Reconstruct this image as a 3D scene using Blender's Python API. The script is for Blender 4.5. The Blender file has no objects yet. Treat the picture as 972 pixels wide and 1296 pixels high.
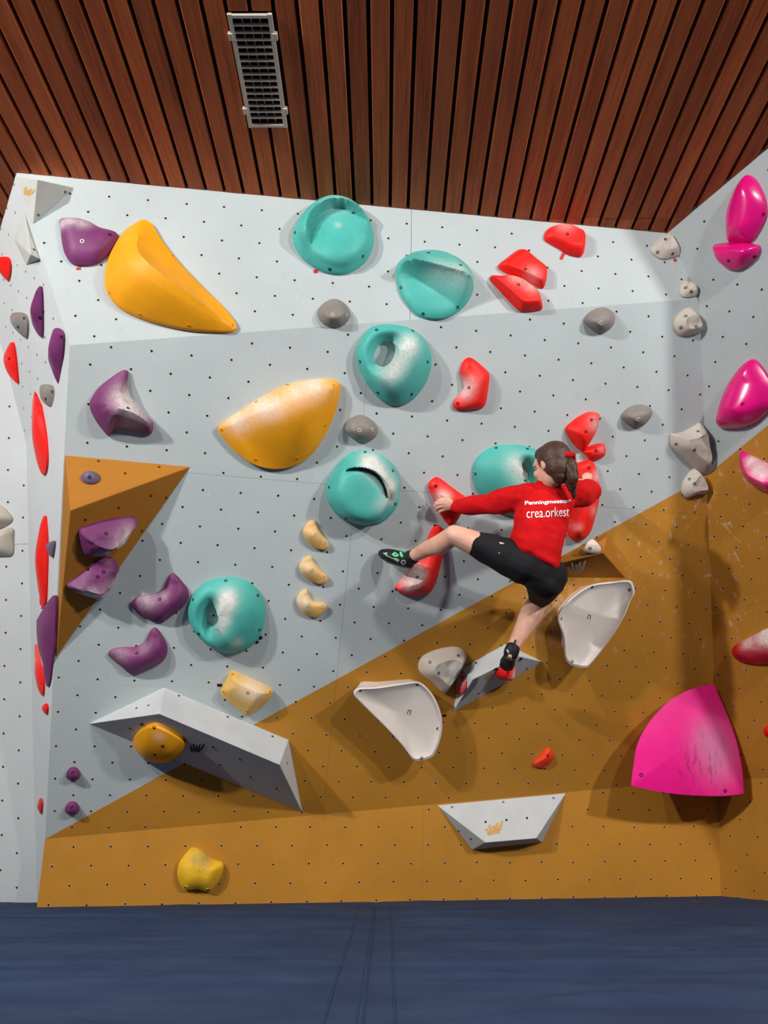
import bpy, bmesh, math, random
from mathutils import Vector, Matrix, noise
from mathutils.bvhtree import BVHTree
from mathutils.geometry import delaunay_2d_cdt
random.seed(7)
scene = bpy.context.scene
COL = scene.collection

# ------------------------------------------------------------------ camera
CAM_H = 0.42                       # photographer sits on the mat
PITCH = math.radians(22.5)
FPX = 950.0                        # focal length in pixels of the 972x1296 frame
cam_d = bpy.data.cameras.new('camera')
cam_d.sensor_fit = 'VERTICAL'; cam_d.sensor_height = 24.0
cam_d.lens = 24.0 * FPX / 1296.0
cam_d.clip_start = 0.05
cam = bpy.data.objects.new('camera', cam_d); COL.objects.link(cam)
cam.location = (0, 0, CAM_H); cam.rotation_euler = (math.pi / 2 + PITCH, 0, 0)
scene.camera = cam
CAM = Vector((0, 0, CAM_H))

# ------------------------------------------------------------------ light
scene.view_settings.view_transform = 'Standard'
scene.view_settings.look = 'None'
scene.view_settings.exposure = 0.0
scene.view_settings.gamma = 1.0
scene.view_settings.use_curve_mapping = False
world = bpy.data.worlds.new('hall_ambient'); scene.world = world
world.use_nodes = True
bg = world.node_tree.nodes['Background']
bg.inputs[0].default_value = (1.0, 0.98, 0.96, 1); bg.inputs[1].default_value = 0.05

def area(name, loc, target, size, power, col=(1, .97, .93)):
    d = bpy.data.lights.new(name, 'AREA'); d.shape = 'DISK'; d.size = size; d.energy = power; d.color = col
    o = bpy.data.objects.new(name, d); COL.objects.link(o); o.location = loc
    o.rotation_euler = (Vector(target) - Vector(loc)).to_track_quat('-Z', 'Y').to_euler()
    return o
area('hall_lamp', (-4.6, -1.35, 3.40), (-.2, 4, 1.5), 0.22, 325)
area('hall_lamp', (-2.9, -0.75, 3.42), (-.4, 4, 1.4), 0.22, 80)
area('hall_lamp', (4.95, -0.85, 3.40), (0.2, 4, 1.5), 0.34, 240)
area('hall_lamp', (2.7, -0.95, 3.42), (0.3, 4, 1.4), 0.22, 100)

# ------------------------------------------------------------------ helpers: materials
def lin(c):
    c = c / 255.0
    return c / 12.92 if c <= 0.04045 else ((c + 0.055) / 1.055) ** 2.4
def rgb(r, g, b): return (lin(r), lin(g), lin(b), 1.0)

def new_mat(name):
    m = bpy.data.materials.new(name); m.use_nodes = True
    nt = m.node_tree
    return m, nt, nt.nodes['Principled BSDF'], nt.links
def nd(nt, t, **kw):
    n = nt.nodes.new(t)
    for k, v in kw.items(): setattr(n, k, v)
    return n
def mixc(nt, fac, a, b, mode='MIX'):
    n = nt.nodes.new('ShaderNodeMix'); n.data_type = 'RGBA'; n.blend_type = mode
    for s, v in ((0, fac), (6, a), (7, b)):
        if hasattr(v, 'is_output') or hasattr(v, 'links'): nt.links.new(v, n.inputs[s])
        else: n.inputs[s].default_value = v
    return n.outputs[2]
def mathn(nt, op, a, b=0.0, c=0.0):
    n = nt.nodes.new('ShaderNodeMath'); n.operation = op
    for s, v in enumerate((a, b, c)):
        if hasattr(v, 'links'): nt.links.new(v, n.inputs[s])
        else: n.inputs[s].default_value = v
    return n.outputs[0]
def ramp(nt, fac, p0, c0, p1, c1):
    n = nt.nodes.new('ShaderNodeMapRange'); n.inputs[1].default_value = p0; n.inputs[2].default_value = p1
    n.inputs[3].default_value = c0; n.inputs[4].default_value = c1
    nt.links.new(fac, n.inputs[0]); return n.outputs[0]
def noise_t(nt, vec, scale, detail=4, rough=.55):
    n = nd(nt, 'ShaderNodeTexNoise'); n.inputs['Scale'].default_value = scale
    n.inputs['Detail'].default_value = detail; n.inputs['Roughness'].default_value = rough
    if vec is not None: nt.links.new(vec, n.inputs['Vector'])
    return n.outputs['Fac']
def mapping(nt, vec, scale):
    n = nd(nt, 'ShaderNodeMapping'); n.inputs['Scale'].default_value = scale
    nt.links.new(vec, n.inputs['Vector']); return n.outputs[0]
def bump(nt, h, strength, dist, bsdf):
    n = nd(nt, 'ShaderNodeBump'); n.inputs['Strength'].default_value = strength; n.inputs['Distance'].default_value = dist
    nt.links.new(h, n.inputs['Height']); nt.links.new(n.outputs[0], bsdf.inputs['Normal'])

MATS = {}
def plain(key, col, rough=.6, spec=.4, metal=0):
    if key in MATS: return MATS[key]
    m, nt, b, L = new_mat(key)
    b.inputs['Base Color'].default_value = col; b.inputs['Roughness'].default_value = rough
    b.inputs['Specular IOR Level'].default_value = spec; b.inputs['Metallic'].default_value = metal
    MATS[key] = m; return m

def hold_mat(key, col, dark=.86, rough=.55, spec=.35, chalk=(222, 216, 212), grain=.25):
    """polyurethane hold: colour with slight mottling, worn chalk from the 'chalk' attribute"""
    m, nt, b, L = new_mat(key)
    geo = nd(nt, 'ShaderNodeNewGeometry'); pos = geo.outputs['Position']
    n1 = noise_t(nt, pos, 9, 5); n2 = noise_t(nt, pos, 60, 4, .7)
    dk = tuple(c * dark for c in col[:3]) + (1,)
    c = mixc(nt, ramp(nt, n1, .35, 0, .65, 1), col, dk)
    at = nd(nt, 'ShaderNodeAttribute', attribute_name='chalk')
    f = mathn(nt, 'MULTIPLY', at.outputs['Fac'], ramp(nt, n2, .25, .45, .7, 1.25))
    f = mathn(nt, 'MINIMUM', f, .92)
    c = mixc(nt, f, c, rgb(*chalk))
    L.new(c, b.inputs['Base Color'])
    L.new(ramp(nt, f, 0, rough, .8, .95), b.inputs['Roughness'])
    b.inputs['Specular IOR Level'].default_value = spec
    bump(nt, n2, grain, .002, b)
    MATS[key] = m; return m
hold_mat('teal', rgb(74, 176, 167)); hold_mat('amber', rgb(234, 158, 8), dark=.9); hold_mat('red', rgb(238, 22, 12), dark=.85)
hold_mat('purple', rgb(116, 48, 102), dark=.8); hold_mat('pink', rgb(228, 16, 128), rough=.25, spec=.5, grain=.08)
hold_mat('pink_matte', rgb(240, 22, 140), rough=.45, dark=.93, grain=.1, chalk=(196, 120, 160))
hold_mat('grey', rgb(132, 126, 122), dark=.85, grain=.5); hold_mat('cream', rgb(196, 188, 174), dark=.92, grain=.4)
hold_mat('sand', rgb(222, 178, 96), dark=.9); hold_mat('bone', rgb(214, 206, 199), dark=.96, rough=.5, grain=.1)
hold_mat('orange', rgb(240, 62, 24)); hold_mat('yellow', rgb(232, 184, 40), dark=.9, chalk=(150, 135, 85))
hold_mat('rose', rgb(214, 60, 66)); hold_mat('slate_purple', rgb(110, 92, 118)); hold_mat('crimson', rgb(190, 14, 34), rough=.3)

def panel_mat(key, col, kind):
    m, nt, b, L = new_mat(key)
    geo = nd(nt, 'ShaderNodeNewGeometry'); pos = geo.outputs['Position']
    n1 = noise_t(nt, pos, 1.6, 5, .6); n2 = noise_t(nt, mapping(nt, pos, (6, 6, 2.2)), 3, 6, .7); n3 = noise_t(nt, pos, 220, 2)
    d = tuple(v * (.90 if kind == 'grey' else .82) for v in col[:3]) + (1,)
    c = mixc(nt, ramp(nt, n1, .35, 0, .68, 1), col, d)
    # scuffs: dark rubber smears and pale chalk smears
    rub = ramp(nt, n2, .60, 0, .80, .35)
    c = mixc(nt, rub, c, tuple(v * .62 for v in col[:3]) + (1,))
    ch = noise_t(nt, mapping(nt, pos, (11, 11, 5)), 2.1, 6, .75)
    if kind == 'gold':
        vd = nd(nt, 'ShaderNodeVectorMath', operation='DISTANCE'); L.new(pos, vd.inputs[0]); vd.inputs[1].default_value = CHALK_SPOT
        msk = ramp(nt, vd.outputs['Value'], .25, 1, 1.15, 0)
        vd2 = nd(nt, 'ShaderNodeVectorMath', operation='DISTANCE'); L.new(pos, vd2.inputs[0]); vd2.inputs[1].default_value = CHALK_SPOT2
        msk2 = ramp(nt, vd2.outputs['Value'], .02, 1.3, .30, 0)
        smear = mathn(nt, 'MULTIPLY', ramp(nt, ch, .575, 0, .72, .55), msk)
        smear = mathn(nt, 'ADD', smear, mathn(nt, 'MULTIPLY', ramp(nt, ch, .45, 0, .75, .35), msk2))
    else:
        smear = ramp(nt, ch, .60, 0, .8, .30)
    c = mixc(nt, smear, c, rgb(226, 222, 214))
    L.new(c, b.inputs['Base Color']); b.inputs['Roughness'].default_value = .72 if kind == 'gold' else .62
    b.inputs['Specular IOR Level'].default_value = .3
    bump(nt, n3, .12, .001, b)
    MATS[key] = m; return m

plain('hole', (.006, .006, .006, 1), .9, .1); plain('ply_edge', rgb(205, 178, 130), .8, .2); plain('nut_rim', rgb(196, 186, 168), .8, .2)
plain('steel', rgb(120, 120, 118), .35, .5, .8); plain('backing', rgb(46, 40, 34), .9, .1)
plain('tape_black', rgb(18, 18, 18), .6, .3); plain('tape_red', rgb(190, 24, 40), .5, .3)
plain('logo_tan', rgb(206, 158, 84), .7, .2); plain('logo_grey', rgb(176, 160, 130), .7, .2); plain('mark_dark', rgb(40, 38, 36), .7, .2)
plain('vent_metal', rgb(196, 186, 176), .45, .4, .2); plain('vent_dark', rgb(14, 12, 11), .9, .1)

# volumes (painted plywood with anti-slip texture)
def volume_mat(key, col):
    m, nt, b, L = new_mat(key)
    pos = nd(nt, 'ShaderNodeNewGeometry').outputs['Position']
    n1 = noise_t(nt, pos, 5, 5); n2 = noise_t(nt, pos, 260, 2)
    c = mixc(nt, ramp(nt, n1, .4, 0, .7, 1), col, tuple(v * .9 for v in col[:3]) + (1,))
    at = nd(nt, 'ShaderNodeAttribute', attribute_name='chalk')
    L.new(c, b.inputs['Base Color']); b.inputs['Roughness'].default_value = .75; b.inputs['Specular IOR Level'].default_value = .25
    bump(nt, n2, .3, .001, b)
    MATS[key] = m; return m
volume_mat('vol_white', rgb(190, 195, 197)); volume_mat('vol_gold', rgb(164, 108, 34)); volume_mat('vol_cream', rgb(190, 193, 188))

# ------------------------------------------------------------------ planes of the wall
def ray(x, y):
    cx, cy = (x - 486) / FPX, (y - 648) / FPX
    s, c = math.sin(PITCH), math.cos(PITCH)
    return Vector((cx, cy * s + c, -cy * c + s))
class Plane:
    def __init__(self, n, p):
        self.n = n.normalized(); self.p = p.copy()
        self.a = Vector((0, 0, 1)).cross(self.n).normalized(); self.b = self.n.cross(self.a).normalized()
    def at(self, x, y, h=0.0):
        v = ray(x, y); q = self.p + self.n * h
        return CAM + v * ((q - CAM).dot(self.n) / v.dot(self.n))
    def uv(self, P): d = P - self.p; return Vector((d.dot(self.a), d.dot(self.b)))
    def xyz(self, u, v, h=0.0): return self.p + self.a * u + self.b * v + self.n * h
def plane3(p, q, r, toward=CAM):
    n = (q - p).cross(r - p).normalized()
    if n.dot(toward - p) < 0: n = -n
    return Plane(n, p)
PL = {}
PL['main'] = Plane(Vector((.164, -.8229, -.5439)), CAM + Vector((-1.496, 3.254, 2.158)))
M = PL['main']
kick0 = Plane(Vector((.1523, -.9671, -.2037)), CAM + Vector((-1.724, 4.582, -.315)) * 1.033)
PL['kick'] = plane3(M.at(57, 1062), M.at(909, 985.5), kick0.at(486, 1142)); K = PL['kick']
RSC = 1.0
right0 = Plane(Vector((-.7628, -.4964, -.4145)), CAM + Vector((1.9, 3.39, 2.598)) * RSC)
PL['right'] = plane3(M.at(885, 378), M.at(909, 985.5), right0.at(972, 205)); R = PL['right']
top0 = Plane(Vector((.1423, -.9765, -.1621)), CAM + Vector((-1.558, 3.046, 2.972)) * 1.005)
PL['top'] = plane3(M.at(88, 437), M.at(885, 378), top0.at(22, 222)); T = PL['top']
PL['left'] = Plane(Vector((-.0616, -.9488, -.3098)), CAM + Vector((-2.33, 4.173, 2.117))); LW = PL['left']
PL['upleft'] = plane3(T.at(22, 222), T.at(88, 437), LW.at(33, 560)); UL = PL['upleft']
PL['rkick'] = plane3(M.at(909, 985.5), R.at(972, 985), K.at(912, 1136)); RK = PL['rkick']
FLOOR_Z = 0.0
CEIL_Z = T.at(400, 254).z
CHALK_SPOT = R.at(905, 690); CHALK_SPOT2 = M.at(702, 768)
panel_mat('grey_panel', rgb(175, 185, 187), 'grey'); panel_mat('pale_panel', rgb(200, 206, 208), 'grey'); panel_mat('gold_panel', rgb(184, 128, 42), 'gold')

# ------------------------------------------------------------------ helpers: objects
def tag(o, label=None, cat=None, group=None, kind=None):
    if label: o['label'] = label
    if cat: o['category'] = cat
    if group: o['group'] = group
    if kind: o['kind'] = kind
    return o
def mesh_obj(name, verts, faces, mats, parent=None, loc=None, smooth=None, face_mats=None, chalk=None):
    loc = Vector(loc) if loc is not None else Vector((0, 0, 0))
    me = bpy.data.meshes.new(name)
    me.from_pydata([Vector(v) - loc for v in verts], [], faces)
    for m in mats: me.materials.append(MATS[m])
    if face_mats:
        for p, i in zip(me.polygons, face_mats): p.material_index = i
    bm = bmesh.new(); bm.from_mesh(me)
    if smooth is not None:
        for f in bm.faces: f.smooth = True
        for e in bm.edges:
            e.smooth = not (len(e.link_faces) == 2 and e.calc_face_angle(0) > smooth)
    bm.to_mesh(me); bm.free()
    if chalk is not None:
        at = me.attributes.new('chalk', 'FLOAT', 'POINT')
        at.data.foreach_set('value', chalk)
    me.update()
    o = bpy.data.objects.new(name, me); COL.objects.link(o); o.location = loc
    if parent:
        o.parent = parent; o.location = loc - world_loc(parent)
    return o
def world_loc(o):
    v = Vector(o.location)
    while o.parent: o = o.parent; v += Vector(o.location)
    return v
def empty(name, loc):
    o = bpy.data.objects.new(name, None); COL.objects.link(o); o.location = loc; o.empty_display_size = .05; return o

def clip(poly, p, nrm):
    """keep the part of a 2d polygon where (x-p).nrm >= 0"""
    out = []
    for i in range(len(poly)):
        A, B = poly[i], poly[(i + 1) % len(poly)]
        da, db = (A - p).dot(nrm), (B - p).dot(nrm)
        if da >= 0: out.append(A)
        if (da >= 0) != (db >= 0): out.append(A + (B - A) * (da / (da - db)))
    return out
def split(polys, p, d, gap=.0012):
    n = Vector((-d.y, d.x)).normalized(); r = []
    for q, tagv in polys:
        for s in (1, -1):
            c = clip(q, p + n * s * gap, n * s)
            if len(c) > 2: r.append((c, tagv))
    return r
def inside(poly, q):
    c = False
    for i in range(len(poly)):
        A, B = poly[i], poly[i - 1]
        if (A.y > q.y) != (B.y > q.y) and q.x < (B.x - A.x) * (q.y - A.y) / (B.y - A.y) + A.x: c = not c
    return c
def edge_dist(poly, q):
    best = 9
    for i in range(len(poly)):
        A, B = poly[i - 1], poly[i]; d = B - A
        t = max(0, min(1, (q - A).dot(d) / max(d.length_squared, 1e-9))); best = min(best, (A + d * t - q).length)
    return best
def slab(name, pl, poly, thick, mat, parent, off=0.0):
    c = sum(poly, Vector((0, 0))) / len(poly); loc = pl.xyz(c.x, c.y, off)
    n = len(poly)
    V = [pl.xyz(q.x, q.y, off) for q in poly] + [pl.xyz(q.x, q.y, off - thick) for q in poly]
    F = [list(range(n)), list(range(2 * n - 1, n - 1, -1))] + [[i, i + n, (i + 1) % n + n, (i + 1) % n] for i in range(n)]
    o = mesh_obj(name, V, F, [mat, 'ply_edge'], parent, loc, face_mats=[0, 0] + [1] * n)
    me = o.data; bm = bmesh.new(); bm.from_mesh(me); bmesh.ops.recalc_face_normals(bm, faces=bm.faces); bm.to_mesh(me); bm.free()
    return o

# ------------------------------------------------------------------ the climbing wall
def px_poly(pl, pts): return [pl.uv(pl.at(x, y)) for x, y in pts]
GOLD_A, GOLD_B = (57, 1062), (889, 606)
def nuts(parent, pl, poly, origin, sp=.1, rad=.0066, skip=None):
    """threaded T-nut holes drilled on a staggered grid"""
    o0 = pl.uv(pl.at(*origin)); V = []; F = []; FM = []
    for i in range(-60, 61):
        for j in range(-60, 61):
            if (i + j) % 2: continue
            q = o0 + Vector((i * sp, j * sp))
            if not inside(poly, q) or edge_dist(poly, q) < .02: continue
            q += Vector((random.uniform(-.003, .003), random.uniform(-.003, .003)))
            b = len(V); N = 10
            for r, h in ((rad * 1.22, .0006), (rad, .0011), (rad * .6, .0009)):
                for k in range(N):
                    t = 2 * math.pi * k / N; V.append(pl.xyz(q.x + r * math.cos(t), q.y + r * math.sin(t), h))
            for k in range(N):
                l = (k + 1) % N
                F.append([b + k, b + l, b + N + l, b + N + k]); FM.append(0)
                F.append([b + N + k, b + N + l, b + 2 * N + l, b + 2 * N + k]); FM.append(1)
            F.append([b + 2 * N + k for k in range(N)]); FM.append(1)
    o = mesh_obj('bolt_holes', V, F, ['nut_rim', 'hole'], parent, world_loc(parent), face_mats=FM)
    tag(o, 'small dark bolt holes drilled in a staggered grid', kind='stuff'); return o

wall_back = empty('wall_back', M.at(486, 700)); tag(wall_back, 'overhanging climbing wall of grey and golden panels facing the mat', kind='structure')
wall_right = empty('wall_right', R.at(950, 600)); tag(wall_right, 'grey and golden climbing wall turned towards the room in the right corner', kind='structure')
wall_left = empty('wall_left', LW.at(10, 800)); tag(wall_left, 'pale grey climbing wall set back behind the left edge', kind='structure')
wall_side = empty('wall_return', UL.at(50, 450)); tag(wall_side, 'pale grey side face joining the main wall to the left wall', kind='structure')

# vertices at shared folds (3d)
vA, vB = T.at(22, 222), M.at(88, 437); vTR, vFR = T.at(843, 290), M.at(885, 378)
vKL, vKR = M.at(57, 1062), M.at(909, 985.5)
def floor_pt(pl, x, y):                 # point of a plane on the mat, near a pixel
    P = pl.at(x, y); return P + pl.b * ((FLOOR_Z - .04 - P.z) / pl.b.z)
vBL, vBR = floor_pt(K, 47, 1145), floor_pt(K, 912, 1136)
def ceil_pt(P, Q): return P + (Q - P) * ((CEIL_Z + .015 - P.z) / (Q.z - P.z))
vA = ceil_pt(vB, vA)
dTR = T.n.cross(R.n); dTR = dTR if dTR.z > 0 else -dTR
vTR = vFR + dTR * ((CEIL_Z + .015 - vFR.z) / dTR.z)
def to_px(P):
    d = P - CAM; s_, c_ = math.sin(PITCH), math.cos(PITCH); zf = d.y * c_ + d.z * s_
    return 486 + FPX * d.x / zf, 648 + FPX * (d.y * s_ - d.z * c_) / zf
# top facet
poly = [T.uv(v) for v in (vA, vB, vFR, vTR)]
s0 = T.uv(T.at(520, 330)); pieces = split([(poly, 'grey_panel')], s0, Vector((0, 1)))
for q, m in pieces: slab('panel', T, q, .02, m, wall_back)
nuts(wall_back, T, poly, (111.5, 268.1))
# main facet
poly = [M.uv(v) for v in (vB, vKL, vKR, vFR)]
ga, gb = M.uv(M.at(*GOLD_A)), M.uv(M.at(*GOLD_B)); gd = (gb - ga); gn = Vector((-gd.y, gd.x)).normalized()
pieces = [(clip(poly, ga, gn), 'grey_panel'), (clip(poly, ga, -gn), 'gold_panel')]
pieces = split(pieces, M.uv(M.at(462, 505)), Vector((0, 1)), .0006)
hs = M.uv(M.at(330, 606))
pieces = split(pieces, hs, Vector((1, 0)), .0006)
pieces = split(pieces, hs + Vector((0, -1.22)), Vector((1, 0)), .0003)
for q, m in pieces: slab('panel', M, q, .02, m, wall_back)
nuts(wall_back, M, poly, (114.07, 461.7))
# kicker
poly = [K.uv(v) for v in (vKL, vBL, vBR, vKR)]
pieces = split([(poly, 'gold_panel')], K.uv(K.at(535, 1080)), Vector((0, 1)), .0005)
for q, m in pieces: slab('panel', K, q, .02, m, wall_back)
nuts(wall_back, K, poly, (88.1, 1120.5), .1033)
# right wall
far_top = R.at(1010, 180); far_low = R.at(1120, 985)
far_top = ceil_pt(R.at(1080, 300), R.at(1075, 200))
poly = [R.uv(v) for v in (vFR, vKR, R.at(1130, 985), far_top, vTR)]
ga, gb = R.uv(R.at(889, 606)), R.uv(R.at(972, 538)); gd = gb - ga; gn = Vector((-gd.y, gd.x)).normalized()
for q, m in split([(clip(poly, ga, gn), 'grey_panel'), (clip(poly, ga, -gn), 'gold_panel')], R.uv(R.at(930, 772)), Vector((1, .02)), .0006):
    slab('panel', R, q, .02, m, wall_right)
nuts(wall_right, R, poly, (923.8, 394), .102)
poly = [RK.uv(v) for v in (vKR, vBR, floor_pt(RK, 1150, 1140), R.at(1130, 985))]
slab('panel', RK, poly, .02, 'gold_panel', wall_right)
nuts(wall_right, RK, poly, (923.8, 1058.3), .102)
# left wall (set back) and the return face
vC, vD = LW.at(33, 560), LW.at(0, 422)
PL['strip'] = ST = plane3(vB, vKL, vC)
dLS = LW.n.cross(ST.n); dLS = dLS if dLS.z < 0 else -dLS
vLB = vC + dLS * ((FLOOR_Z - .04 - vC.z) / dLS.z); vC2 = vC.lerp(vLB, .4)
dcd = (vD - vC); vD2 = vC + dcd * 2.4
poly = [LW.uv(v) for v in (vD2, vC, vC2, vLB, floor_pt(LW, -260, 1141), LW.at(-330, 200))]
for q, m in split([(poly, 'pale_panel')], LW.uv(LW.at(20, 689)), Vector((1, 0)), .0012): slab('panel', LW, q, .02, m, wall_left)
nuts(wall_left, LW, poly, (30.8, 574.1))
uvA = UL.uv(vA); poly = [UL.uv(v) for v in (vB, vA)]
far = UL.uv(vD2); zc = UL.uv(ceil_pt(vD2 - UL.b * .5, vD2))
poly += [zc + Vector((-.0, 0)), UL.uv(vD2), UL.uv(vC)]
slab('panel', UL, poly, .02, 'pale_panel', wall_side)
nuts(wall_side, UL, poly, (30, 275), .1)
tri_low = (vKL, vLB, vBL)
slab('panel', ST, [ST.uv(v) for v in (vB, vC, vLB, vKL)], .015, 'pale_panel', wall_side)
pl = plane3(*tri_low); slab('panel', pl, [pl.uv(v) for v in tri_low], .015, 'pale_panel', wall_side)
PL['strip_low'] = ST
# plywood backing so that no joint shows daylight
def backing(parent, pl, vs):
    slab('backing_board', pl, [pl.uv(v) for v in vs], .01, 'backing', parent, -.0205)
backing(wall_back, T, (vA, vB, vFR, vTR)); backing(wall_back, M, (vB, vKL, vKR, vFR)); backing(wall_back, K, (vKL, vBL, vBR, vKR))

# ------------------------------------------------------------------ ceiling of timber planks
def wood_mat():
    m, nt, b, L = new_mat('cedar_plank')
    pos = nd(nt, 'ShaderNodeNewGeometry').outputs['Position']; oi = nd(nt, 'ShaderNodeObjectInfo')
    off = nd(nt, 'ShaderNodeVectorMath', operation='ADD'); L.new(pos, off.inputs[0])
    cv = nd(nt, 'ShaderNodeCombineXYZ'); L.new(mathn(nt, 'MULTIPLY', oi.outputs['Random'], 40), cv.inputs[1]); L.new(cv.outputs[0], off.inputs[1])
    g = noise_t(nt, mapping(nt, off.outputs[0], (60, 2.2, 60)), 1.5, 6, .6); g2 = noise_t(nt, mapping(nt, off.outputs[0], (12, 1.2, 12)), 1.0, 4)
    c = mixc(nt, ramp(nt, g, .3, 0, .7, 1), rgb(196, 102, 54), rgb(134, 64, 34))
    c = mixc(nt, ramp(nt, g2, .35, 0, .7, .6), c, rgb(214, 122, 70))
    c = mixc(nt, 1.0, c, ramp_col(nt, oi.outputs['Random']), 'MULTIPLY')
    L.new(c, b.inputs['Base Color']); b.inputs['Roughness'].default_value = .62; b.inputs['Specular IOR Level'].default_value = .25
    bump(nt, g, .25, .002, b); MATS['cedar'] = m
def ramp_col(nt, f):
    n = nd(nt, 'ShaderNodeValToRGB'); n.color_ramp.elements[0].color = (.72, .68, .68, 1); n.color_ramp.elements[1].color = (1.12, 1.05, 1.0, 1)
    nt.links.new(f, n.inputs[0]); return n.outputs[0]
wood_mat()
ZR = CEIL_Z - CAM_H
def ceil_at(x, y): v = ray(x, y); return CAM + v * (ZR / v.z)
ceiling = mesh_obj('ceiling', [(-4, -3.2, CEIL_Z + .06), (4.2, -3.2, CEIL_Z + .06), (4.2, 5.6, CEIL_Z + .06), (-4, 5.6, CEIL_Z + .06),
                               (-4, -3.2, CEIL_Z + .09), (4.2, -3.2, CEIL_Z + .09), (4.2, 5.6, CEIL_Z + .09), (-4, 5.6, CEIL_Z + .09)],
                   [[0, 1, 2, 3][::-1], [4, 5, 6, 7], [0, 1, 5, 4], [2, 3, 7, 6], [1, 2, 6, 5], [0, 3, 7, 4]], ['backing'])
tag(ceiling, 'dark reddish timber plank ceiling with black gaps', kind='structure')
SP = .1; x_gap = ceil_at(496.3, 0).x; PW = .0815
yj = ceil_at(800, 276).y; Y0 = -3.2; Y1 = 5.0
vent_y0, vent_y1 = ceil_at(317, 161).y, ceil_at(300, 14).y
vent_gap_l = ceil_at(283, 0).x
def plank_mesh(y0, y1):
    w = PW / 2; z0, z1 = CEIL_Z, CEIL_Z + .022; bv = .003
    prof = [(-w + bv, z0), (w - bv, z0), (w, z0 + bv), (w, z1), (-w, z1), (-w, z0 + bv)]
    V = [(x, y, z - CEIL_Z) for y in (y0, y1) for x, z in prof]; n = 6
    F = [[i, (i + 1) % n, n + (i + 1) % n, n + i] for i in range(n)] + [list(range(n))[::-1], list(range(n, 2 * n))]
    me = bpy.data.meshes.new('plank'); me.from_pydata(V, [], F); me.materials.append(MATS['cedar']); me.update(); return me
PM = {}
for k in range(-37, 38):
    cx = x_gap + SP * (k + .5)
    if not -3.6 < cx < 3.9: continue
    in_vent = -.01 < cx - vent_gap_l < .2
    segs = [(Y0, yj), (yj + .003, Y1)]
    if in_vent: segs = [(Y0, vent_y1), (vent_y0, yj), (yj + .003, Y1)]
    for s in segs:
        key = (round(s[0], 3), round(s[1], 3))
        if key not in PM: PM[key] = plank_mesh(*s)
        o = bpy.data.objects.new('plank', PM[key]); COL.objects.link(o); o.location = (cx, 0, CEIL_Z + random.uniform(-.001, .001)); o.parent = ceiling

def box(V, F, c, sx, sy, sz, rot=None):
    b = len(V); rot = rot or Matrix.Identity(3)
    for dz in (-1, 1):
        for dx, dy in ((-1, -1), (1, -1), (1, 1), (-1, 1)):
            V.append(Vector(c) + rot @ Vector((dx * sx / 2, dy * sy / 2, dz * sz / 2)))
    for f in ([3, 2, 1, 0], [4, 5, 6, 7], [0, 1, 5, 4], [1, 2, 6, 5], [2, 3, 7, 6], [3, 0, 4, 7]): F.append([b + i for i in f])
def box_obj(name, boxes, mat, parent, loc):
    V = []; F = []
    for bx in boxes: box(V, F, *bx)
    return mesh_obj(name, V, F, [mat], parent, loc)
# vent grille
vx0, vx1 = ceil_at(283, 0).x + .004, ceil_at(343, 0).x - .004
vy0, vy1 = vent_y0 - .006, vent_y1 + .008
vcx, vcy = (vx0 + vx1) / 2, (vy0 + vy1) / 2; W, Ly = vx1 - vx0, abs(vy1 - vy0)
vz = CEIL_Z - .004
vent = empty('vent_grille', (vcx, vcy, CEIL_Z)); tag(vent, 'white metal ventilation grille set between the ceiling planks', 'vent')
fr = .018
box_obj('frame', [((vcx - W / 2 + fr / 2, vcy, vz), fr, Ly, .016), ((vcx + W / 2 - fr / 2, vcy, vz), fr, Ly, .016),
                  ((vcx, vcy - Ly / 2 + fr / 2, vz), W - 2 * fr, fr * .7, .016), ((vcx, vcy + Ly / 2 - fr / 2, vz), W - 2 * fr, fr * .7, .016)], 'vent_metal', vent, (vcx, vcy, vz))
for k in range(15):
    y = vcy - Ly / 2 + fr + (Ly - 2 * fr) * (k + 1) / 16
    box_obj('cross_bar', [((vcx, y, vz + .004), W - 2 * fr, .007, .012)], 'vent_metal', vent, (vcx, y, vz))
for k in range(3):
    x = vcx - W / 2 + fr + (W - 2 * fr) * (k + 1) / 4
    box_obj('long_bar', [((x, vcy, vz + .016), .004, Ly - 2 * fr, .010)], 'vent_metal', vent, (x, vcy, vz))
for sx in (-1, 1):
    for fy in (.17, .83):
        y = vcy + Ly * (fy - .5); x = vcx + sx * (W / 2 + .002)
        box_obj('bracket', [((x, y, vz - .004), .020, .030, .020)], 'vent_metal', vent, (x, y, vz))
box_obj('duct', [((vcx, vcy, CEIL_Z + .055), W - .01, Ly - .01, .006)], 'vent_dark', vent, (vcx, vcy, CEIL_Z + .05))

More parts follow.
